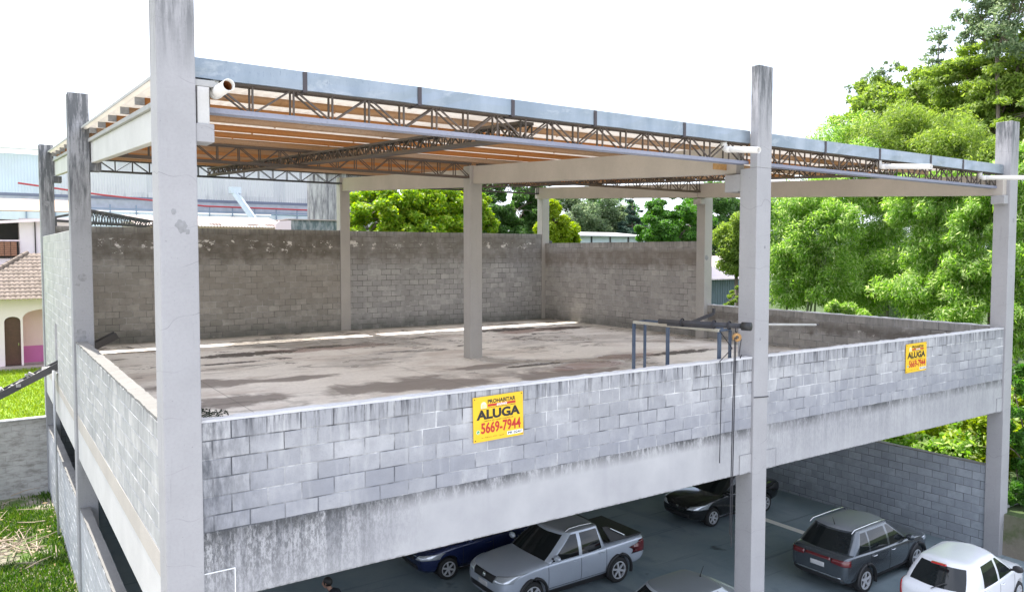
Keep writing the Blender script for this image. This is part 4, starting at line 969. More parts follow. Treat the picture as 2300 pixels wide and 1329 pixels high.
pu = at(1655, 757, 1, -.33)
MB().lathe([(.035, -.02), (.085, -.03), (.07, -.006), (.07, .006), (.085, .03), (.035, .02)], (.6, .8, 0), Lc(*pu), 20).build('pulley', M['rust_plate'], hs, smooth=True)
hook = at(1652, 731, 1, -.33)
MB().tube([Lc(*hook), Lc(hook.x + .01, hook.y, (hook.z + pu.z) / 2), Lc(pu.x, pu.y, pu.z + .07)], .014, 6).build('rope', M['rope'], hs)
for dx, zb_ in ((-.075, 3.25), (-.03, 3.0)):
    MB().tube([Lc(pu.x + dx * .8, pu.y, pu.z), Lc(pu.x + dx - .02, pu.y - .005, 5.8), Lc(pu.x + dx - .05, pu.y + .0, zb_)], .011, 6).build('rope', M['rope'], hs)
MB().tube([Lc(*Cq), Lc(Cq.x + .05, Cq.y - .3, Cq.z - .35), Lc(pu.x - .12, -.02, 6.64), Lc(pu.x - .10, -.05, 6.2), Lc(pu.x - .10, -.03, 4.6)], .010, 6).build('rope', M['rope'], hs)
for (px, py) in ((1607, 736), (1535, 731), (1640, 731)):
    c = s1 + (e1 - s1) * ((px - 1480) / 200.0); MB().lathe([(.085, -.02), (.095, 0), (.085, .02)], d1, Lc(*c), 14).build('lashing', M['rope'], hs)
MB().tube([Lc(pu.x + .09, pu.y, pu.z + .02), Lc(pu.x + .13, pu.y, pu.z - .06), Lc(pu.x + .08, pu.y, pu.z - .30), Lc(pu.x + .11, pu.y, pu.z - .42), Lc(pu.x + .15, pu.y, pu.z - .36)], .012, 6).build('hook', M['dark_pole'], hs)
pp = thing('pipe', 'long pale pipe running out behind the front column beside the hoist', 'pipe', (11.2, .9, 7.2))
a = at(1600, 728, 1, .95); b = at(1832, 729, 1, .70); p0 = Vector((11.2, .9, 7.2))
MB().tube([a - p0, b - p0], .028, 10).build('tube', plain('pale_pipe', (.50, .49, .46), .5, var=.25), pp, smooth=True)
MB().tube([b - p0, b - p0 + (b - a).normalized() * .10], .02, 8).build('pipe_end', M['dark_pole'], pp)
t_ = MB().tube([(11.22, -.0 - .012, 5.77), (11.075, -.012, 5.78), (11.065, .05, 5.78)], .009, 6); 
w_ = MB().tube([(X1 - H - .008, -.010, 5.80), (X1 + H + .008, -.010, 5.775), (X1 + H + .008, .045, 5.775)], .010, 6).build('wire', M['rope'])
tag(w_, 'thin dark wire tied across the front column at parapet height', 'wire')

# ------------------------------------------------------------------ chute through the slot in the left wall
ch = thing('chute', 'sloping dark timber chute through the slot of the left wall, rubble on top', 'chute', (-.08, 17.35, 5.27))
a, b = Vector((-4.2, 0, -2.15)), Vector((1.60, 0, .80)); M['old_timber'] = rusty('tarred_timber', (.045, .045, .05), (.085, .08, .078), thr=(.4, .6))
nrm = Vector((-(b - a).z, 0, (b - a).x)).normalized()
MB().bar(a, b, .50, .06, nrm).build('chute_bed', M['old_timber'], ch)
for s in (-.24, .24): MB().bar(a + Vector((0, s, 0)) + nrm * .06, b + Vector((0, s, 0)) + nrm * .06, .05, .20, nrm).build('side_board', M['old_timber'], ch)
rb = MB(); rnd = random.Random(3)
for k in range(46):
    f = rnd.uniform(.05, .72); c = a + (b - a) * f + nrm * .10 + Vector((0, rnd.uniform(-.2, .2), 0)); s = rnd.uniform(.04, .12)
    rb.bar(c, c + Vector((rnd.uniform(-1, 1), rnd.uniform(-1, 1), rnd.uniform(.0, .5))).normalized() * s * 2, s, s * .8)
rb.build('rubble', plain('rubble', (.36, .35, .34), .95, var=.5, nscale=9), ch)
MB().tube([(-.22, -.35, -.1), (-.2, -.35, -5.2)], .035, 8).build('prop', plain('grey_pipe', (.40, .41, .42), .6), ch, smooth=True)

# ------------------------------------------------------------------ left yard: perimeter wall, grass, cut branches
pw = thing('perimeter_wall', 'low whitewashed rough wall between the weedy yard and the bright lawn', 'wall', (-10, 22.4, 0))
def rough_wall_mat():
    t = NT('whitewashed_rough_wall'); p = t.pos(); x, y, z = t.sep(p)
    bc, bf = t.brick(t.comb(t.math('ADD', x, 50), t.math('ADD', z, 10), 0), .42, .21, .012, (.42, .41, .39), (.36, .35, .33), (.30, .29, .27), smooth=.6)
    n = t.noise(p, 1.4, 6, .7); s = t.noise(t.scale(p, (1, 1, 3)), 2.2, 6, .7)
    c = t.mix(t.mr(n, .38, .62, 0, .7), bc, (.47, .455, .43)); c = t.mix(t.mr(s, .47, .66, 0, .8), c, (.20, .185, .165)); c = t.mix(t.mr(z, 2.4, 2.8, 0, .5), c, (.22, .21, .18))
    t.col(c).rough(.95); t.bump(t.math('ADD', n, t.math('MULTIPLY', bf, -.3)), .6, .03); return t.m
MB().box(-20, 9.82, -.1, .1, -.3, 2.76).build('masonry', rough_wall_mat(), pw, .02)
MB().box(-20, 9.82, -.13, .13, 2.762, 2.81).build('coping', M['cap'], pw, .01)

def blades(name, pts, h, w, mats, seed, label, cat):
    """pts: array (n,3); tapered bent blades"""
    r = np.random.default_rng(seed); n = len(pts); a = r.uniform(0, 2 * np.pi, n); hh = h * r.uniform(.4, 1.3, n); ln = r.uniform(.15, .9, n); b = r.uniform(0, 2 * np.pi, n)
    dx = np.stack([np.cos(a), np.sin(a), np.zeros(n)], 1) * w / 2; le = np.stack([np.cos(b), np.sin(b), np.zeros(n)], 1)
    v0, v1 = pts - dx, pts + dx; mid = pts + le * (hh * ln * .35)[:, None] + np.array([0, 0, 1]) * (hh * .6)[:, None]; tip = pts + le * (hh * ln)[:, None] + np.array([0, 0, 1]) * hh[:, None]
    V = np.stack([v0, v1, mid + dx * .6, mid - dx * .6, tip], 1).reshape(-1, 3)
    i = np.arange(n)[:, None] * 5; F = [tuple(q) for q in (i + np.array([[0, 1, 2, 3]])).tolist()] + [tuple(q) for q in (i + np.array([[3, 2, 4]])).tolist()]
    me = bpy.data.meshes.new(name); me.from_pydata(V.tolist(), [], F); me.update()
    return tag(link(name, me, mats), label, cat, None, 'stuff')
def leaf_mat(name, cs, trans=.35, rough=.5):
    """leaf colours picked at random leaf by leaf"""
    t = NT(name); g = t.n('ShaderNodeNewGeometry'); rp_ = t.n('ShaderNodeValToRGB'); t.l(g.outputs['Random Per Island'], rp_.inputs[0])
    el = rp_.color_ramp.elements
    while len(el) < len(cs): el.new(.5)
    for i, c in enumerate(cs): el[i].position = i / (len(cs) - 1); el[i].color = (*c, 1)
    t.l(rp_.outputs[0], t.b.inputs['Base Color']); t.rough(rough); t.b.inputs['Specular IOR Level'].default_value = .35
    tr = t.n('ShaderNodeBsdfTranslucent'); hs_ = t.n('ShaderNodeHueSaturation'); hs_.inputs['Saturation'].default_value = 1.15; hs_.inputs['Value'].default_value = 1.7; t.l(rp_.outputs[0], hs_.inputs['Color']); t.l(hs_.outputs[0], tr.inputs[0])
    mx_ = t.n('ShaderNodeMixShader'); mx_.inputs[0].default_value = trans; t.l(t.b.outputs[0], mx_.inputs[1]); t.l(tr.outputs[0], mx_.inputs[2]); t.l(mx_.outputs[0], t.out.inputs[0]); return t.m
r_ = np.random.default_rng(4)
n = 26000; xy = np.stack([r_.uniform(-6.5, .9, n), r_.uniform(22.7, 40, n), np.full(n, 2.39)], 1)
blades('lawn_grass', xy, .13, .035, leaf_mat('lawn_blades', [(.12, .20, .015), (.19, .27, .02), (.28, .33, .04)], .35), 1, 'bright mown lawn in front of the pink house', 'grass')
n = 60000; cx = r_.uniform(-5.5, -.2, n); cy = r_.uniform(4, 22.2, n)
dens = np.sin(cx * 1.7 + 1.3 * np.sin(cy * .9)) + np.sin(cy * 1.1 + cx * .6) + r_.normal(0, .6, n); k = (dens > -.75)
xy = np.stack([cx, cy, np.full(n, -.01)], 1)[k]
blades('yard_weeds', xy, .16, .04, leaf_mat('weed_blades', [(.02, .06, .008), (.045, .105, .012), (.08, .16, .02), (.15, .20, .04)], .35), 2, 'uneven weeds and grass along the foot of the left wall', 'weeds')
bp_ = thing('branch_pile', 'pile of dry cut branches lying in the weeds by the rough wall', 'branches', (-1.9, 17.4, 0)); m = MB(); rnd = random.Random(8)
for k in range(70):
    c = Vector((rnd.gauss(0, .8), rnd.gauss(0, 1.5), abs(rnd.gauss(0, .12)) + .03)); a_ = rnd.uniform(0, math.pi); L_ = rnd.uniform(.3, 1.3); d = Vector((math.cos(a_), math.sin(a_), rnd.uniform(-.08, .25)))
    m.tube([c - d * L_ / 2, c + Vector((0, 0, rnd.uniform(-.03, .05))), c + d * L_ / 2], [rnd.uniform(.012, .03), .014, .006], 5)
m.build('twigs', plain('dry_wood', (.34, .27, .20), .9, var=.4), bp_)
c = MB(); 
for k in range(160):
    p = Vector((rnd.gauss(0, .9), rnd.gauss(0, 1.6), rnd.uniform(.02, .2))); a_ = rnd.uniform(0, 6.28); s = rnd.uniform(.05, .12); d = Vector((math.cos(a_), math.sin(a_), rnd.uniform(-.4, .4))); e = Vector((-d.y, d.x, rnd.uniform(-.4, .4)))
    c.add([p - d * s, p + e * s * .35, p + d * s, p - e * s * .35], [(0, 1, 2, 3)])
c.build('dry_leaves', leaf_mat('dead_leaves', [(.20, .12, .05), (.34, .26, .14), (.42, .38, .28)], .2), bp_)

# ------------------------------------------------------------------ neighbours on the left
def tile_roof(name, O, U, Vv, nu, nv, mat, parent, lam=.24, step=.36, amp=.055, clip=None):
    """barrel tiles: O origin at the eave, U along the eave, Vv up the slope (unit vectors)"""
    O, U, Vv = Vector(O), Vector(U), Vector(Vv); N = U.cross(Vv).normalized(); vs, fs = [], []; per = 6; n = nu * per
    for j in range(nv):
        for e, dz in ((0.0, .035), (1.04, 0.0)):
            for i in range(n + 1):
                u = i / per * lam; off = amp * abs(math.cos(math.pi * i / per)) + dz
                vs.append(O + U * u + Vv * ((j + e) * step) + N * off)
    W2 = n + 1
    for j in range(nv):
        for i in range(n):
            u = (i + .5) / per * lam; v = (j + .5) * step
            if clip and not clip(u, v): continue
            a = (2 * j) * W2 + i; fs.append((a, a + 1, a + 1 + W2, a + W2))
            if j < nv: 
                pass
    o = MB().add(vs, fs).build(name, mat, parent); s = o.modifiers.new('t', 'SOLIDIFY'); s.thickness = .018; s.offset = -1
    return o
def tile_mat(name, a, b):
    t = NT(name); p = t.pos(); n = t.noise(p, 3.2, 5, .7); f = t.noise(p, 14, 4, .7); c = t.mix(t.mr(n, .35, .65), a, b); c = t.mix(t.mr(f, .52, .72, 0, .6), c, (.11, .09, .075)); t.col(c).rough(.9); return t.m
hx0, hy0, ez = -3.75, 39.3, 6.15
hs_t = thing('house', 'pink and white house with hipped barrel tile roof and arched brown door', 'house', (0, 40, 2.4)); H0 = Vector((0, 40, 2.4)); hl = lambda x, y, z: Vector((x, y, z)) - H0
M['house_white'] = plain('house_white_plaster', (.80, .68, .70), .9, var=.05, nscale=2); M['house_pink'] = plain('house_pink_plaster', (.76, .56, .55), .9, var=.06, nscale=2); M['dado'] = plain('magenta_dado', (.55, .16, .38), .8, var=.08); M['door_wood'] = plain('dark_door_wood', (.085, .036, .026), .5, var=.4, nscale=9)
def arch_wall(x0, x1, z0, z1, openings, y, th, name, mat, parent):
    """wall with arched openings (xa, xb, zbase, zspring, rise): built from strips"""
    m = MB(); cuts = sorted(openings); x = x0
    for (xa, xb, zb_, zs, ri) in cuts:
        m.box(x, xa, y, y + th, z0, z1)
        if zb_ > z0: m.box(xa, xb, y, y + th, z0, zb_)
        k = 14
        for i in range(k):
            u0, u1 = xa + (xb - xa) * i / k, xa + (xb - xa) * (i + 1) / k; f = lambda u: zs + ri * math.sqrt(max(0, 1 - ((u - (xa + xb) / 2) / ((xb - xa) / 2)) ** 2))
            m.prism([(u0, y, f(u0)), (u1, y, f(u1)), (u1, y, z1), (u0, y, z1)], (0, th, 0))
        x = xb
    m.box(x, x1, y, y + th, z0, z1); return m.build(name, mat, parent)
arch_wall(-4.6, 6.0, 0, ez - 2.4 + .15, [(-.20, 1.9, .12, 2.75, .42), (-1.06, -.30, .12, 2.55, .26)], 0, .25, 'wall', M['house_white'], hs_t)
dr = MB().box(-1.05, -.31, .16, .22, .13, 2.82).build('door', M['door_wood'], hs_t); MB().box(-.42, -.40, .11, .16, 1.2, 1.35).build('handle', M['chrome'], dr)
MB().box(-.62, 6, 1.2, 1.4, 0, 3.9).build('porch_wall', M['house_pink'], hs_t); MB().box(-.6, 6, 1.17, 1.198, .1, 1.05).build('dado', M['dado'], hs_t)
MB().box(-4.6, 6, -1.0, 1.2, -.1, .12).build('porch_floor', plain('porch_tiles', (.34, .28, .26), .6), hs_t)
MB().box(-4.6, 6, 1.5, 7, 0, 3.9).build('wall', M['house_white'], hs_t)
sl = Vector((0, 1, .62)).normalized(); tm = tile_mat('barrel_tiles', (.25, .20, .165), (.14, .11, .085))
tile_roof('roof', (hx0, -.75, ez - 2.4), (1, 0, 0), sl, 40, 13, tm, hs_t, clip=lambda u, v: u > v * sl.y * .98)
rc = MB(); k0, k1 = Vector((hx0, -.75, ez - 2.4 + .06)), Vector((hx0 + 13 * .36 * sl.y, -.75 + 13 * .36 * sl.y, ez - 2.4 + 13 * .36 * sl.z + .06)); N_ = 16
for i in range(N_):
    p, q = k0 + (k1 - k0) * (i / N_), k0 + (k1 - k0) * ((i + 1.12) / N_); rc.tube([p, q], [.15, .12], 8)
rc.build('ridge_tiles', tm, hs_t)

wk = thing('workshop', 'pinkish two storey workshop with a dark open gallery and rusty roof behind the tiled house', 'building', (0, 45, 2.4))
M['pinkish'] = plain('pinkish_white_plaster', (.70, .64, .65), .9, var=.06, nscale=2); M['void'] = plain('dark_interior', (.03, .028, .026), .9)
MB().box(-8, 3.2, 0, .3, 0, 6.1).box(-.05, 3.2, 0, .3, 6.1, 8.35).box(-8, 3.2, 2.6, 2.9, 0, 8.35).build('wall', M['pinkish'], wk)
MB().box(-8, -.05, 1.6, 1.7, 6.1, 8.3).build('gallery_back', M['void'], wk)
MB().box(-8, -.04, -.02, .06, 6.96, 7.05).build('gallery_rail', M['house_white'], wk); MB().box(-8, 0, -.06, 0, 5.95, 6.1).build('ledge', M['void'], wk)
m = MB(); rnd = random.Random(4)
for i in range(3):
    for j in range(7): m.box(-1.15 + i * .32, -.86 + i * .32, -.3, 0, 6.1 + j * .12, 6.2 + j * .12)
m.build('brick_stack', plain('stacked_bricks', (.26, .13, .08), .9, var=.4), wk)
MB().bar((-8, -.4, 7.55), (3.4, -.4, 8.42), .3, .16).build('roof_fascia', M['house_white'], wk)
MB().prism([(-8, -.4, 8.7), (3.4, -.4, 8.75), (3.4, 3, 9.6), (-8, 3, 9.6)], (0, 0, .06)).build('roof', rusty('rusty_tin', (.38, .24, .15), (.46, .34, .25), thr=(.35, .6)), wk)
MB().box(.72, .78, -.08, -.02, 2, 8.2).build('downpipe', M['void'], wk)

wh_t = thing('warehouse', 'very long pale blue and grey metal warehouse with a red pipe along its wall', 'warehouse', (0, 60, 2.4))
def wh_mat():
    t = NT('weathered_wall_sheets'); p = t.pos(); x, y, z = t.sep(p)
    rib = t.math('SINE', t.math('MULTIPLY', x, 31)); pan = t.n('ShaderNodeTexWhiteNoise'); pan.noise_dimensions = '2D'
    t.l(t.comb(t.math('FLOOR', t.math('DIVIDE', x, 1.05)), t.math('FLOOR', t.math('DIVIDE', z, 1.7)), 0), pan.inputs[0])
    c = t.mix(t.mr(x, 2.2, 4.2), (.58, .66, .74), (.60, .60, .61)); c = t.mix(t.math('MULTIPLY', t.mr(pan.outputs[0], .55, .95, 0, .5), t.mr(x, 2.2, 4.2)), c, (.46, .47, .50))
    dr_ = t.noise(t.scale(p, (5.5, 1, .35)), 1.0, 5, .7); k = t.math('MULTIPLY', t.mr(dr_, .54, .68), t.mr(z, 13.2, 15.0, 1, .0)); c = t.mix(t.math('MULTIPLY', k, t.mr(x, 2.2, 4.2, 0, .75)), c, (.20, .21, .24))
    sm_ = t.noise(p, .35, 5); c = t.mix(t.mr(sm_, .45, .7, 0, .3), c, (.5, .5, .52)); t.col(c).rough(.55); t.bump(rib, .35, .04); return t.m
MB().box(-45, 25.9, 0, .3, 10.7, 13.75).build('wall', wh_mat(), wh_t)
MB().prism([(-45, -.4, 13.75), (26.2, -.4, 14.15), (26.2, 20, 16.4), (-45, 20, 16.1)], (0, 0, .15)).build('roof', plain('pale_roof_sheet', (.60, .60, .58), .6), wh_t)
MB().box(25.9, 26.2, .0, 20, 0, 13.9).build('wall', plain('blue_corner_sheet', (.10, .28, .55), .5), wh_t)
MB().box(-45, 25.8, -.05, .0, 10.55, 10.78).build('trim', plain('blue_trim', (.16, .18, .25), .5), wh_t)
MB().box(-45, 25.6, -.02, .25, 9.65, 10.55).build('band', plain('blue_grey_band', (.38, .40, .45), .6, var=.35, nscale=2), wh_t)
MB().box(-45, 25.7, -.6, .25, 0, 9.55).build('parapet', plain('pale_blue_parapet', (.62, .68, .74), .6, var=.12, nscale=1.5), wh_t)
rp_pts = [at(40, 411, 1, 59.2), at(125, 423, 1, 59.2), at(230, 438, 1, 59.2), at(340, 450, 1, 59.2), at(460, 463, 1, 59.2), at(740, 474, 1, 59.2)]
MB().tube([q - Vector((0, 60, 2.4)) for q in rp_pts], .07, 8).build('pipe', plain('red_pipe', (.45, .06, .07), .6), wh_t)
for k in range(15):
    x = -1 + k * 1.9; MB().box(x, x + .09, -.75, -.66, 8.4, 10.1).build('rail_post', plain('blue_post', (.22, .28, .38), .5) if k == 0 else bpy.data.materials['blue_post'], wh_t)
MB().box(-20, 25.6, -.74, -.69, 9.72, 9.80).build('rail', bpy.data.materials['blue_post'], wh_t)
a_, b_ = at(530, 432, 1, 58), at(572, 490, 1, 57); cv = thing('conveyor', 'pale blue sloping conveyor leaning against the long warehouse', 'conveyor', tuple(b_))
MB().bar(a_ - b_, Vector((0, 0, 0)), .40, .25).build('conveyor_bed', plain('pale_blue_steel', (.60, .66, .72), .5), cv); MB().bar(a_ - b_ + Vector((-.3, -.1, 0)), Vector((-.3, -.1, 0)), .06, .3).build('conveyor_side', bpy.data.materials['pale_blue_steel'], cv)
MB().box((a_ - b_).x - .5, (a_ - b_).x + .4, -.2 + (a_ - b_).y, .5 + (a_ - b_).y, (a_ - b_).z - .1, (a_ - b_).z + .45).build('conveyor_head', bpy.data.materials['pale_blue_steel'], cv)

fibre = NT('old_fibre_cement'); p = fibre.pos(); f_ = fibre.noise(fibre.scale(p, (.6, 3, 1)), 1.2, 6, .7); fibre.col(fibre.mix(fibre.mr(f_, .35, .65), (.36, .29, .26), (.50, .44, .40))).rough(.9); fibre = fibre.m
lb = thing('long_shed', 'low shed with a brown fibre cement roof and pink wall behind the back left wall', 'shed', (8, 30, 2.4))
vs = []; n = 150
for j in (0, 1):
    for i in range(n + 1): vs.append((-4.0 + 7.4 * i / n, -.2 + 4 * j, 7.62 + .62 * j + .035 * math.cos(i * math.pi / 1.5)))
o = MB().add(vs, [(i, i + 1, n + 2 + i, n + 1 + i) for i in range(n)]).build('roof', fibre, lb); sm = o.modifiers.new('t', 'SOLIDIFY'); sm.thickness = .03
MB().box(-4, 3.2, 0, .2, 0, 7.58).build('wall', plain('peach_plaster', (.66, .54, .46), .9), lb); MB().box(-4, 3.2, 3.8, 4, 0, 7.9).build('wall', M['pinkish'], lb)
MB().prism([(2.55, -.35, 7.4), (3.35, -.35, 7.4), (3.35, -.35, 7.98), (2.75, -.35, 7.95), (2.55, -.35, 7.8)], (0, .2, 0)).build('gable_end', M['house_white'], lb)
for x in (-2.6, -.5, 1.3, 2.2): MB().prism([(x, .25, 7.79), (x + .6, .25, 7.79), (x + .6, .75, 7.87), (x, .75, 7.87)], (0, 0, .02)).build('skylight', M['house_white'], lb)
gs_ = thing('dark_shed', 'dark stained corrugated shed behind the back wall beside the middle back column', 'shed', (13, 30.5, 2.4))
t = NT('mossy_corrugated'); p = t.pos(); x, y, z = t.sep(p); n1 = t.noise(t.scale(p, (5, 1, 1.6)), 1.3, 6, .7); t.col(t.mix(t.mr(n1, .42, .62), (.13, .17, .175), (.36, .38, .38))).rough(.8); t.bump(t.math('SINE', t.math('MULTIPLY', x, 40)), .5, .03)
MB().box(-1.55, 1.6, 0, .1, 0, 8.05).box(-1.55, 1.6, 2.5, 2.6, 0, 8.05).build('wall', t.m, gs_); MB().box(-1.6, 1.65, -.1, 2.7, 8.052, 8.10).build('roof', fibre, gs_)
fr = thing('open_frame_roof', 'dark open steel roof frame sloping down beyond the back left corner', 'roof frame', (3, 27, 2.4)); m = MB()
A0, A1 = at(205, 472, 1, 27) - Vector((3, 27, 2.4)), at(345, 497, 1, 27) - Vector((3, 27, 2.4)); A2 = at(125, 487, 1, 27) - Vector((3, 27, 2.4))
for dy in (0, .9, 1.8):
    d = Vector((0, dy, 0)); m.bar(A0 + d, A1 + d, .06, .06); m.bar(A0 + d, A2 + d, .06, .06); lo = Vector((0, 0, -.42))
    m.bar(A2 + d + lo * .3, A1 + d + lo * .5, .05, .05)
    for k in range(11):
        u, v = A0.lerp(A1, k / 11) + d, A0.lerp(A1, (k + .5) / 11) + d; w2 = Vector((v.x, v.y, A1.z - .2)); m.bar(u, w2, .03, .03); m.bar(w2, A0.lerp(A1, (k + 1) / 11) + d, .03, .03)
for k in range(9): q = A0.lerp(A1, k / 8); m.bar(q, q + Vector((0, 1.8, 0)), .05, .05)
for q in (A2, A1): m.bar(q, Vector((q.x, q.y, 0)), .08, .08)
m.build('frame', M['steel_dark'], fr)

# right hand neighbours
tb_ = thing('teal_shed', 'small shed with white roof and grey teal corrugated walls beyond the right wall', 'shed', (48, 32, 2.4))
t = NT('teal_corrugated'); p = t.pos(); x, y, z = t.sep(p); t.col(t.mix(t.noise(p, 1, 4), (.12, .17, .20), (.17, .23, .26))).rough(.6); t.bump(t.math('SINE', t.math('MULTIPLY', x, 22)), .8, .06)
MB().box(-3.5, .9, 0, .2, 0, 4.1).build('wall', t.m, tb_); MB().box(.9, 5.5, .05, .25, 0, 4.0).build('wall', plain('turquoise_wall', (.05, .33, .45), .6), tb_); MB().box(.86, .98, -.05, 0, 0, 4.1).build('corner_trim', M['house_white'], tb_)
MB().prism([(-4.2, -.6, 4.15), (6.0, -.6, 4.15), (6.0, 4, 5.9), (-4.2, 4, 5.9)], (0, 0, .08)).build('roof', M['house_white'], tb_); MB().box(-3.5, 5.5, 3.9, 4, 0, 5.8).build('wall', t.m, tb_)
tq = thing('turquoise_kiosk', 'low turquoise structure half hidden under the bamboo right of the front column', 'kiosk', (55.5, 32, 1.5)); MB().box(-2.2, 2.4, 0, .3, 0, 3.0).build('wall', bpy.data.materials['turquoise_wall'], tq); MB().box(-2.4, 2.6, -.3, 1.6, 3.002, 3.12).build('roof', plain('pale_turquoise_sheet', (.30, .55, .60), .6), tq)
sh = thing('pale_shed', 'long shed of pale panels and dark posts among the trees at the back', 'shed', (46.8, 45, 2.4))
MB().box(-4.6, 4.6, 0, .2, 0, 7.75).build('wall', plain('pale_panels', (.58, .64, .68), .6, var=.1), sh); m = MB()
for k in range(5): m.box(-4.6 + k * 2.28, -4.45 + k * 2.28, -.06, 0, 0, 7.8)
m.build('posts', M['steel_dark'], sh); MB().prism([(-5, -.5, 7.75), (5, -.5, 7.75), (5, 5, 8.2), (-5, 5, 8.2)], (0, 0, .10)).build('roof', plain('weathered_roof', (.42, .42, .42), .8, var=.4, nscale=2), sh)
MB().box(-4.9, -4.62, -.1, 3, 0, 7.5).build('wall', M['steel_dark'], sh)
wb = thing('weathered_barn', 'grey weathered plank building behind the bright green tree', 'building', (20, 48, 2.4))
t = NT('weathered_planks'); p = t.pos(); q = t.noise(t.scale(p, (4, 1, .4)), 1.5, 6, .7); t.col(t.mix(t.mr(q, .38, .62), (.16, .15, .16), (.46, .44, .43))).rough(.9)
MB().box(.2, 6.2, 0, 4, 0, 12.5).build('wall', t.m, wb); MB().box(1.7, 2.1, -.04, 0, 10.3, 11.2).build('window', M['void'], wb); MB().prism([(0, -.4, 12.5), (6.6, -.4, 12.5), (6.6, 4.5, 13.4), (0, 4.5, 13.4)], (0, 0, .1)).build('roof', fibre, wb)

# ------------------------------------------------------------------ rubbish on the upper floor
st = thing('moss_clump', 'dark mossy clump at the edge of the puddle by the corner column', 'moss', (1.75, 6.9, ZF)); 
rnd = random.Random(11); m = MB()
for k in range(320):
    a_ = rnd.uniform(0, 6.28); rr = rnd.random() ** .6; p = Vector((rr * .55 * math.cos(a_), rr * .8 * math.sin(a_), 0)); s = rnd.uniform(.008, .028)
    m.bar(p + Vector((0, 0, 0)), p + Vector((rnd.uniform(-.05, .05), rnd.uniform(-.05, .05), s)), s, s * .8)
m.build('moss', plain('moss', (.035, .045, .03), .9, var=.5, nscale=15), st)

# ------------------------------------------------------------------ trees
M['culm'] = plain('green_culm', (.10, .13, .05), .6, var=.4, nscale=3); M['bark'] = plain('bark', (.15, .12, .095), .95, var=.35, nscale=4); M['bark_pale'] = plain('pale_bark', (.34, .31, .27), .9, var=.3, nscale=3)
LM = dict(
 bright=leaf_mat('bright_leaves', [(.10, .20, .012), (.18, .31, .018), (.28, .40, .03), (.36, .40, .05)], .48),
 mid=leaf_mat('mid_green_leaves', [(.04, .12, .018), (.075, .18, .028), (.12, .25, .04)], .42),
 dark=leaf_mat('dark_green_leaves', [(.045, .10, .025), (.08, .16, .04), (.13, .22, .06)], .45),
 grey=leaf_mat('grey_green_leaves', [(.10, .15, .08), (.16, .22, .11), (.24, .29, .16)], .42),
 yellow=leaf_mat('yellow_green_leaves', [(.16, .25, .012), (.26, .35, .02), (.36, .42, .04)], .45),
 bamboo=leaf_mat('bamboo_leaves', [(.09, .19, .03), (.18, .32, .05), (.30, .44, .09), (.50, .55, .30)], .55),
 olive=leaf_mat('olive_leaves', [(.13, .20, .04), (.20, .28, .055), (.30, .37, .09)], .5),
 blue=leaf_mat('blue_green_needles', [(.035, .075, .055), (.055, .10, .075), (.085, .14, .09)], .3))
def leaves_mesh(name, C, Dr, Nn, ln, wd, mat, parent, rng):
    """one rhombic leaf per row: centre, long axis, normal"""
    n = len(C); Dr = Dr / np.linalg.norm(Dr, axis=1, keepdims=True); Sd = np.cross(Dr, Nn); Sd /= (np.linalg.norm(Sd, axis=1, keepdims=True) + 1e-9)
    s = rng.uniform(.6, 1.35, n)[:, None]; a = C - Dr * ln * .5 * s; b = C + Dr * ln * .5 * s; m1 = C + Sd * wd * .5 * s - Dr * ln * .05; m2 = C - Sd * wd * .5 * s - Dr * ln * .05
    V = np.stack([a, m1, b, m2], 1).reshape(-1, 3).astype(np.float32)
    me = bpy.data.meshes.new(name); me.vertices.add(4 * n); me.vertices.foreach_set('co', V.ravel())
    me.loops.add(4 * n); me.loops.foreach_set('vertex_index', np.arange(4 * n, dtype=np.int32)); me.polygons.add(n)
    me.polygons.foreach_set('loop_start', np.arange(0, 4 * n, 4, dtype=np.int32)); me.update(calc_edges=True)
    return link(name, me, mat, parent)
DENS = 2.8
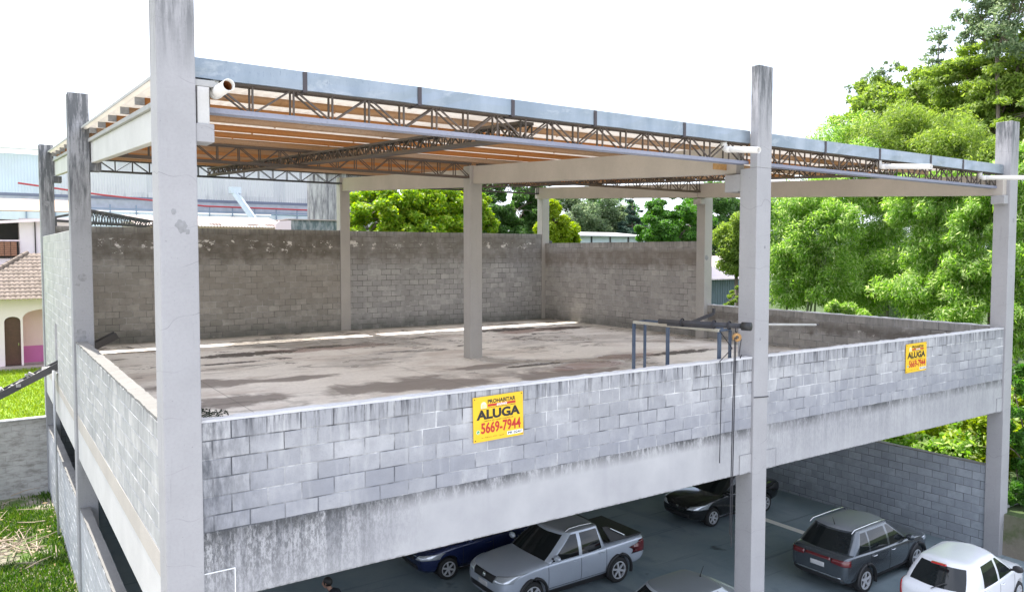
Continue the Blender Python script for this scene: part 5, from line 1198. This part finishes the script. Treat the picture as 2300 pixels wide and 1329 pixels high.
def tree(name, label, base, blobs, n, leaf, ln, wd, seed, bark='bark', droop=0.0, clump=.26, flat=.7, trunk_r=.16, group=None, cat='tree', nclump=None, inner=.45, multi=1):
    """blobs: (x,y,z,rx,ry,rz) of crown masses relative to base"""
    n = int(n * DENS); rng = np.random.default_rng(seed); rnd = random.Random(seed); t = thing(name, label, cat, tuple(base), 0, group)
    vol = np.array([b[3] * b[4] * b[5] for b in blobs]) ** .67; vol /= vol.sum(); C = []; T = []; 
    tr = MB(); zc = min(b[2] - b[5] * .5 for b in blobs); cxy = np.mean([[b[0], b[1]] for b in blobs], 0)
    for mm in range(multi):
        ox, oy = (0, 0) if multi == 1 else (rnd.uniform(-.7, .7), rnd.uniform(-.7, .7))
        top = Vector((cxy[0] * .7 + ox * 1.8, cxy[1] * .7 + oy * 1.8, max(zc, 1.0))); pts = [Vector((ox, oy, -.3)), Vector((ox, oy, 0)).lerp(top, .5) + Vector((rnd.uniform(-.2, .2), rnd.uniform(-.2, .2), 0)), top]
        tr.tube(pts, [trunk_r * 1.25, trunk_r, trunk_r * .75], 9)
    for bi, (x, y, z, rx, ry, rz) in enumerate(blobs):
        nb = max(30, int(n * vol[bi])); k = nclump or max(9, int(15 * (rx * ry * rz) ** .45))
        d = rng.normal(size=(k, 3)); d /= np.linalg.norm(d, axis=1, keepdims=True); rad = inner + (1 - inner) * rng.uniform(0, 1, k) ** .6
        cc = np.array([x, y, z]) + d * rad[:, None] * np.array([rx, ry, rz]); cs = clump * rng.uniform(.6, 1.3, k) * (rx + ry) / 2
        tr.tube([top, top.lerp(Vector((x, y, z)), .5) + Vector((0, 0, .15)), Vector((x, y, z))], [trunk_r * .55, trunk_r * .4, trunk_r * .22], 6)
        for q in range(min(k, 12)): tr.tube([Vector((x, y, z)).lerp(Vector(cc[q]), .1), Vector((x, y, z)).lerp(Vector(cc[q]), .6) + Vector((0, 0, .06)), Vector(cc[q])], [trunk_r * .20, trunk_r * .12, trunk_r * .05], 5)
        w = cs ** 2; w /= w.sum(); ci = rng.choice(k, nb, p=w); g = rng.normal(size=(nb, 3)); g /= np.linalg.norm(g, axis=1, keepdims=True); g *= (rng.uniform(0, 1, nb) ** .42)[:, None]
        p = cc[ci] + g * cs[ci][:, None] * np.array([1, 1, flat]); 
        if droop: p[:, 2] -= droop * (np.linalg.norm(p[:, :2] - cc[ci][:, :2], axis=1) ** 1.6)
        C.append(p); T.append(p - np.array([x, y, z]))
    C = np.concatenate(C); T = np.concatenate(T); m = len(C)
    out = T / (np.linalg.norm(T, axis=1, keepdims=True) + 1e-6)
    Dr = out * .6 + rng.normal(size=(m, 3)) * .6 + np.array([0, 0, -.25 - droop]); Nn = out * .5 + np.array([0, 0, .7]) + rng.normal(size=(m, 3)) * .55
    tr.build('trunk', M[bark], t, smooth=True); leaves_mesh('crown', C, Dr, Nn, ln, wd, LM[leaf], t, rng); return t
def blob_at(base, px, py, ax, val, rx, ry, rz):
    p = at(px, py, ax, val) - Vector(base); return (p.x, p.y, p.z, rx, ry, rz)

# behind the back wall
b = (19.0, 31, 2.4)
tree('broadleaf_tree', 'big bright yellow green tree over the back wall left of the middle column', b, [blob_at(b, 850, 470, 1, 30.5, 1.7, 1.8, 1.7), blob_at(b, 925, 450, 1, 31, 2.2, 2, 1.9), blob_at(b, 1000, 465, 1, 31, 1.9, 2, 1.8), blob_at(b, 830, 520, 1, 30, 1.5, 1.6, 1.5), blob_at(b, 930, 520, 1, 30, 2.2, 1.8, 1.6), blob_at(b, 1020, 520, 1, 30, 1.5, 1.6, 1.5), blob_at(b, 960, 425, 1, 32, 2, 2, 1.5), blob_at(b, 880, 500, 1, 30.2, 1.8, 1.6, 1.6), blob_at(b, 970, 490, 1, 30.2, 1.9, 1.6, 1.6), blob_at(b, 1040, 490, 1, 31, 1.5, 1.6, 1.8)], 34000, 'bright', .24, .115, 1)
b = (27.0, 34, 2.4)
tree('fine_leaved_tree', 'dark fine leaved tree between the middle column and the back right column', b, [blob_at(b, 1100, 450, 1, 33.5, 1.6, 1.6, 1.6), blob_at(b, 1160, 470, 1, 33.5, 1.9, 1.8, 1.9), blob_at(b, 1130, 520, 1, 33, 1.9, 1.8, 1.6), blob_at(b, 1195, 440, 1, 34, 1.6, 1.8, 1.6), blob_at(b, 1090, 500, 1, 33, 1.5, 1.5, 1.6), blob_at(b, 1190, 515, 1, 33, 1.5, 1.5, 1.6), blob_at(b, 1215, 470, 1, 34, 1.2, 1.5, 1.6)], 24000, 'dark', .20, .09, 2)
b = (25.2, 29.5, 2.4)
tree('shrub_tree', 'small yellow green tree peeping out right of the middle column', b, [blob_at(b, 1090, 490, 1, 29.5, .5, .6, 1.0), blob_at(b, 1080, 455, 1, 29.6, .5, .5, .7), blob_at(b, 1105, 505, 1, 29.5, .45, .5, .4)], 2600, 'bright', .20, .09, 21, clump=.5, flat=.95, nclump=12, inner=.3)
b = (27.9, 28, 2.4)
tree('shrub_tree', 'yellow leaved small tree just right of the back right column', b, [blob_at(b, 1240, 500, 1, 28, .8, .9, 1.2), blob_at(b, 1262, 525, 1, 28, .8, .9, .8), blob_at(b, 1235, 470, 1, 28, .5, .6, .6), blob_at(b, 1285, 538, 1, 28, .45, .6, .4)], 6000, 'yellow', .20, .09, 3, clump=.5, flat=.95, nclump=12, inner=.3)
b = (50.0, 56, 2.4)
tree('broadleaf_tree', 'hazy grey green tree behind the pale shed', b, [blob_at(b, 1270, 490, 1, 55, 3.2, 3, 2.8), blob_at(b, 1340, 480, 1, 56, 3.0, 3, 3.0), blob_at(b, 1310, 520, 1, 55, 3, 2.6, 2), blob_at(b, 1375, 505, 1, 55, 2.4, 2.4, 2.2)], 13000, 'grey', .30, .14, 4)
b = (57.5, 60, 2.4)
tree('broadleaf_tree', 'green tree far behind the pale shed next to the dark conifer', b, [blob_at(b, 1370, 470, 1, 60, 3, 3, 2.6), blob_at(b, 1400, 515, 1, 60, 3, 3, 2.6), blob_at(b, 1470, 520, 1, 60, 3, 3, 2.4)], 7000, 'mid', .32, .15, 5)
b = tuple(at(1420, 530, 1, 52)[:2]) + (2.4,)
tree('conifer', 'dark blue green conifer with a pointed ragged crown', b, [(0, 0, 11.6, .7, .7, 1.2), (0, 0, 10.4, 1.1, 1.1, .9), (.2, 0, 9.2, 1.5, 1.5, .9), (0, 0, 8.0, 1.8, 1.8, .9), (-.2, 0, 6.6, 2.0, 2.0, 1.0)], 11000, 'blue', .26, .06, 6, flat=.4, clump=.32)
b = (43.3, 34.5, 2.4)
tree('broadleaf_tree', 'dense rounded dark green tree left of the right hand inner column', b, [blob_at(b, 1510, 480, 1, 34, 2.2, 2, 1.7), blob_at(b, 1475, 512, 1, 34, 1.7, 1.7, 1.6), blob_at(b, 1548, 505, 1, 34, 2.0, 1.8, 1.8), blob_at(b, 1510, 535, 1, 33.5, 2.6, 1.8, 1.5), blob_at(b, 1560, 470, 1, 35, 1.6, 1.6, 1.4)], 20000, 'mid', .20, .10, 7, clump=.24)
b = (52, 50, 2.4)
tree('broadleaf_tree', 'dark tall tree seen between the inner and the front column', b, [blob_at(b, 1600, 465, 1, 44, 3.2, 2.6, 2.8), blob_at(b, 1660, 490, 1, 44, 3.0, 2.6, 2.8), blob_at(b, 1625, 550, 1, 43, 3.2, 2.6, 2.8), blob_at(b, 1590, 560, 1, 45, 3.2, 2.6, 2.8), blob_at(b, 1680, 560, 1, 43, 3, 2.6, 2.8), blob_at(b, 1640, 610, 1, 42, 3, 2.2, 2.0)], 24000, 'dark', .28, .13, 8)
b = (44.6, 28, 1.6)
tree('shrub_tree', 'brighter green tree next to the teal shed in the gap by the front column', b, [blob_at(b, 1650, 525, 1, 28, 1.3, 1.3, 1.1), blob_at(b, 1660, 575, 1, 28, 1.4, 1.3, 1.3), blob_at(b, 1640, 590, 1, 28.3, 1.0, 1.0, .9)], 8000, 'olive', .20, .09, 9, clump=.5, flat=.95, nclump=12, inner=.3)
b = (40.5, 26, 1.2)
tree('bush', 'pale bush in front of the teal shed', b, [blob_at(b, 1640, 672, 1, 26, .7, .7, .55), blob_at(b, 1655, 655, 1, 26, .5, .5, .4)], 1800, 'olive', .16, .06, 10, cat='bush', trunk_r=.05)

# bamboo along the right side
def bamboo(label, x, px, tops, seed, n=17000, leaf='bamboo'):
    b = at(px, 640, 0, x); b = (b.x, b.y, 1.4 + max(0, x - 30) * .1)
    tree('bamboo_clump', label, b, [blob_at(b, qx, qy, 0, x + dx, rx, ry, rz) for (qx, qy, dx, rx, ry, rz) in tops], int(n * 1.45), leaf, .22, .05, seed, 'culm', droop=.22, clump=.42, flat=.8, trunk_r=.06, group='bamboo clumps along the right side', cat='bamboo', multi=5, inner=.3, nclump=26)
bamboo('leftmost bamboo clump, its pale arching plumes next to the front column', 33, 1800, [(1760, 480, 0, 1.8, 1.9, 1.8), (1830, 470, 0, 1.8, 1.7, 1.7), (1770, 570, -.5, 1.6, 1.6, 1.6), (1850, 560, -1, 1.5, 1.5, 1.5), (1790, 640, -1, 1.4, 1.5, 1.1), (1880, 500, -1.2, 1.0, 1.1, 1.3), (1870, 640, -1.0, 1.3, 1.3, 1.1)], 31)
bamboo('bamboo clump with dark gaps in the middle of the right hand opening', 36, 1960, [(1930, 400, 0, 2.0, 2.0, 1.9), (1990, 470, 1, 1.7, 1.6, 1.5), (1950, 560, .5, 1.6, 1.6, 1.5), (2010, 620, -1, 1.5, 1.5, 1.3), (1940, 660, -1, 1.5, 1.4, 1.1), (1900, 340, 2, 2.2, 2.0, 1.8)], 32)
bamboo('bamboo clump with light plumes left of the far right column', 32, 2120, [(2060, 460, 0, 1.3, 1.4, 1.4), (2140, 440, 0, 1.4, 1.4, 1.5), (2190, 510, -.5, 1.2, 1.2, 1.2), (2090, 550, 0, 1.3, 1.3, 1.2), (2170, 610, -1, 1.2, 1.2, 1.1), (2050, 650, -1, 1.4, 1.3, .9), (2150, 690, -1.2, 1.4, 1.2, .8), (2220, 640, -.5, 1.1, 1.1, 1.1)], 33)
bamboo('tall bamboo clump rising above the gutter in front of the ridge trees', 38, 2060, [(1990, 320, 0, 2.2, 2.1, 1.7), (2080, 310, 0, 2.0, 1.9, 1.7), (2160, 340, -1, 1.8, 1.8, 1.6), (2030, 400, 0, 2.0, 1.9, 1.6), (2130, 410, -1, 1.8, 1.7, 1.5), (2210, 390, -2, 1.5, 1.5, 1.5)], 34, 20000, 'olive')
bamboo('bamboo clump at the right edge beyond the corner column', 30, 2290, [(2290, 400, 0, 1.1, 1.1, 1.2), (2300, 480, 0, 1.0, 1.0, 1.1), (2310, 580, 0, 1.0, 1.0, 1.2), (2300, 680, -.5, .9, .9, 1.1), (2230, 440, 1.5, 1.1, 1.1, 1.3), (2300, 760, -1, .8, .8, .9)], 35, 12000)
bamboo('shadowy bamboo clump at the back behind the other clumps', 42, 2000, [(1860, 450, 0, 2.4, 2.4, 2.2), (1960, 520, 0, 2.6, 2.4, 2.2), (2060, 560, 0, 2.6, 2.4, 2.2), (2160, 540, 0, 2.6, 2.4, 2.2), (2230, 620, -2, 2, 2, 1.8), (1800, 600, 0, 2.3, 2.2, 2.0), (1900, 650, 0, 2.3, 2.2, 1.8), (2080, 660, 0, 2.3, 2.2, 1.6)], 36, 15000, 'dark')
# ridge trees
def ridge(label, x, px, blobs, seed, n, leaf, name='broadleaf_tree', **k):
    b = at(px, 640, 0, x); b = (b.x, b.y, 3.0)
    tree(name, label, b, [blob_at(b, qx, qy, 0, x + dx, rx, ry, rz) for (qx, qy, dx, rx, ry, rz) in blobs], n, leaf, k.pop('ln', .34), k.pop('wd', .14), seed, group='trees on the ridge behind the bamboo', **k)
ridge('olive tree with an open crown on the ridge, left of the slender tree', 48, 1990, [(1990, 245, 0, 2.6, 2.4, 1.6), (2050, 200, 0, 2.0, 2.0, 1.5), (1960, 205, 1, 1.5, 1.5, 1.3), (2020, 280, 0, 3.0, 2.6, 1.6), (1920, 290, 1, 2.0, 2.0, 1.2)], 41, 6500, 'olive', flat=.5, clump=.3)
ridge('thin grey green saplings at the left end of the ridge', 50, 1930, [(1955, 185, 0, .8, .8, .9), (1995, 165, 0, .8, .8, .9), (1925, 225, 0, .6, .6, .7), (1895, 275, 0, .7, .7, .6), (1905, 200, 0, .3, .3, .3)], 42, 420, 'grey', trunk_r=.06, clump=.4, ln=.26, wd=.12)
ridge('slender tall tree with a flat tuft of leaves at its tip against the sky', 49, 2105, [(2110, 75, 0, 1.2, 1.2, .35), (2108, 88, 0, .5, .5, .3), (2105, 115, 0, .7, .7, .4), (2090, 135, 0, .9, .9, .4), (2118, 150, 0, .8, .8, .35), (2100, 165, 0, .8, .8, .5), (2125, 110, 0, .35, .35, .25), (2080, 180, 0, .6, .6, .5)], 43, 620, 'grey', trunk_r=.07, clump=.42, flat=.35, ln=.24, wd=.10)
ridge('broad spreading tree with fine olive leaves at the upper right', 46, 2230, [(2170, 170, 0, 2.0, 2.0, 1.5), (2230, 150, 0, 2.2, 2.0, 1.8), (2290, 140, -1, 2.0, 2.0, 2.0), (2200, 215, 0, 2.4, 2.2, 1.5), (2270, 210, -1, 2.4, 2.2, 1.7), (2140, 245, 1, 2.2, 2.0, 1.4), (2250, 260, 0, 2.2, 2, 1.5), (2320, 250, -2, 2, 2, 1.8)], 44, 20000, 'olive', flat=.45, clump=.3, ln=.26, wd=.10)
ridge('tall thin crowned gum tree at the top right corner', 44, 2260, [(2190, 15, 0, 1.1, 1.1, .9), (2235, 40, 0, 1.2, 1.2, 1.0), (2285, 30, -1, 1.2, 1.2, 1.2), (2180, 75, 0, .7, .7, .6), (2215, 85, 0, 1.0, 1.0, .8), (2270, 85, -1, 1.3, 1.3, 1.0), (2150, 30, 0, .35, .35, .3), (2225, -30, 0, 1.2, 1.2, 1.2), (2295, -30, -1, 1.2, 1.2, 1.2)], 45, 2300, 'grey', trunk_r=.12, bark='bark', clump=.36, ln=.28, wd=.10)
ridge('dense dark tree filling the slope below the ridge', 52, 2120, [(2080, 290, 0, 2.8, 2.8, 2.2), (2170, 300, 0, 2.8, 2.8, 2.2), (2240, 320, -1, 2.4, 2.4, 2.2), (2000, 330, 0, 2.6, 2.6, 2.0)], 46, 9000, 'mid')

# creepers beyond the ground floor wall, right
def bushy(label, blobs, seed, n, leaf='yellow', ln=.22, wd=.13):
    b = (25.2, blobs[0][1], 1.1); tree('bush', label, b, [(x - b[0], y - b[1], z - b[2], rx, ry, rz) for (x, y, z, rx, ry, rz) in blobs], n, leaf, ln, wd, seed, cat='bush', trunk_r=.05, clump=.38, inner=.2)
bushy('sunlit leafy bush behind the ground floor block wall', [(25.0, 3.0, 2.4, 1.0, 1.2, .9), (24.6, 1.2, 2.5, .9, 1.0, 1.0), (26.0, 5.0, 2.3, 1.3, 1.4, 1.0), (25.6, 2.0, 3.2, .9, 1.2, .8)], 51, 9000)
bushy('sunlit scrub further back beyond the ground floor wall', [(29, 8.0, 2.6, 2.0, 2.0, 1.4), (29, 4.5, 2.9, 2.0, 2.0, 1.6), (30, 1.5, 3.0, 2.0, 1.8, 1.6)], 52, 9000)
bushy('leafy creeper hanging beside the right corner column', [(23.6, .35, 4.6, .45, .35, .9), (23.6, .25, 3.3, .5, .4, .9), (23.5, .2, 2.2, .45, .4, .7), (24.4, .0, 4.0, .6, .5, 1.5), (24.2, -.3, 2.0, .7, .6, 1.0), (24.6, -.3, 1.5, .9, .6, .7), (23.4, .0, 1.5, .5, .4, .5), (25.8, -.1, 1.7, .9, .6, .6), (22.75, .35, 3.2, .22, .2, .5)], 53, 9500, 'mid', .20, .13)
bushy('pale flowering tuft growing above the low right parapet', [(23.6, 6.3, 6.6, .5, .7, .45), (23.6, 5.4, 6.4, .4, .6, .35)], 54, 1500, 'bamboo', .22, .04)
bw = thing('boundary_wall', 'dark damp boundary wall at the right edge behind the white hatchback', 'wall', (25, -2, 0)); MB().box(-2.3, 8, 2.2, 2.4, 0, 1.5).build('masonry', M['slab'], bw)

# low growth between the right wall and the bamboo
r_ = np.random.default_rng(77); n = 34000
ux = r_.uniform(22.9, 31, n); uy = r_.uniform(1.5, 23, n); hh = 1.2 + np.maximum(0, 1.6 + 1.1 * np.sin(ux * 1.9 + 1.4 * np.sin(uy * .8)) + .9 * np.sin(uy * 1.3 + ux * .5)) * np.clip((ux - 22.6) / 2.5, .35, 1.0)
uz = 1.2 + (hh - 1.2) * r_.uniform(0, 1, n) ** .45 + .4
Pn = np.stack([ux, uy, uz], 1); tag(leaves_mesh('undergrowth', Pn, r_.normal(size=(n, 3)) + np.array([0, 0, -.2]), r_.normal(size=(n, 3)) * .6 + np.array([0, 0, .8]), .24, .10, LM['bamboo'], None, r_), 'low tangled green undergrowth between the right wall and the bamboo', 'undergrowth', None, 'stuff')
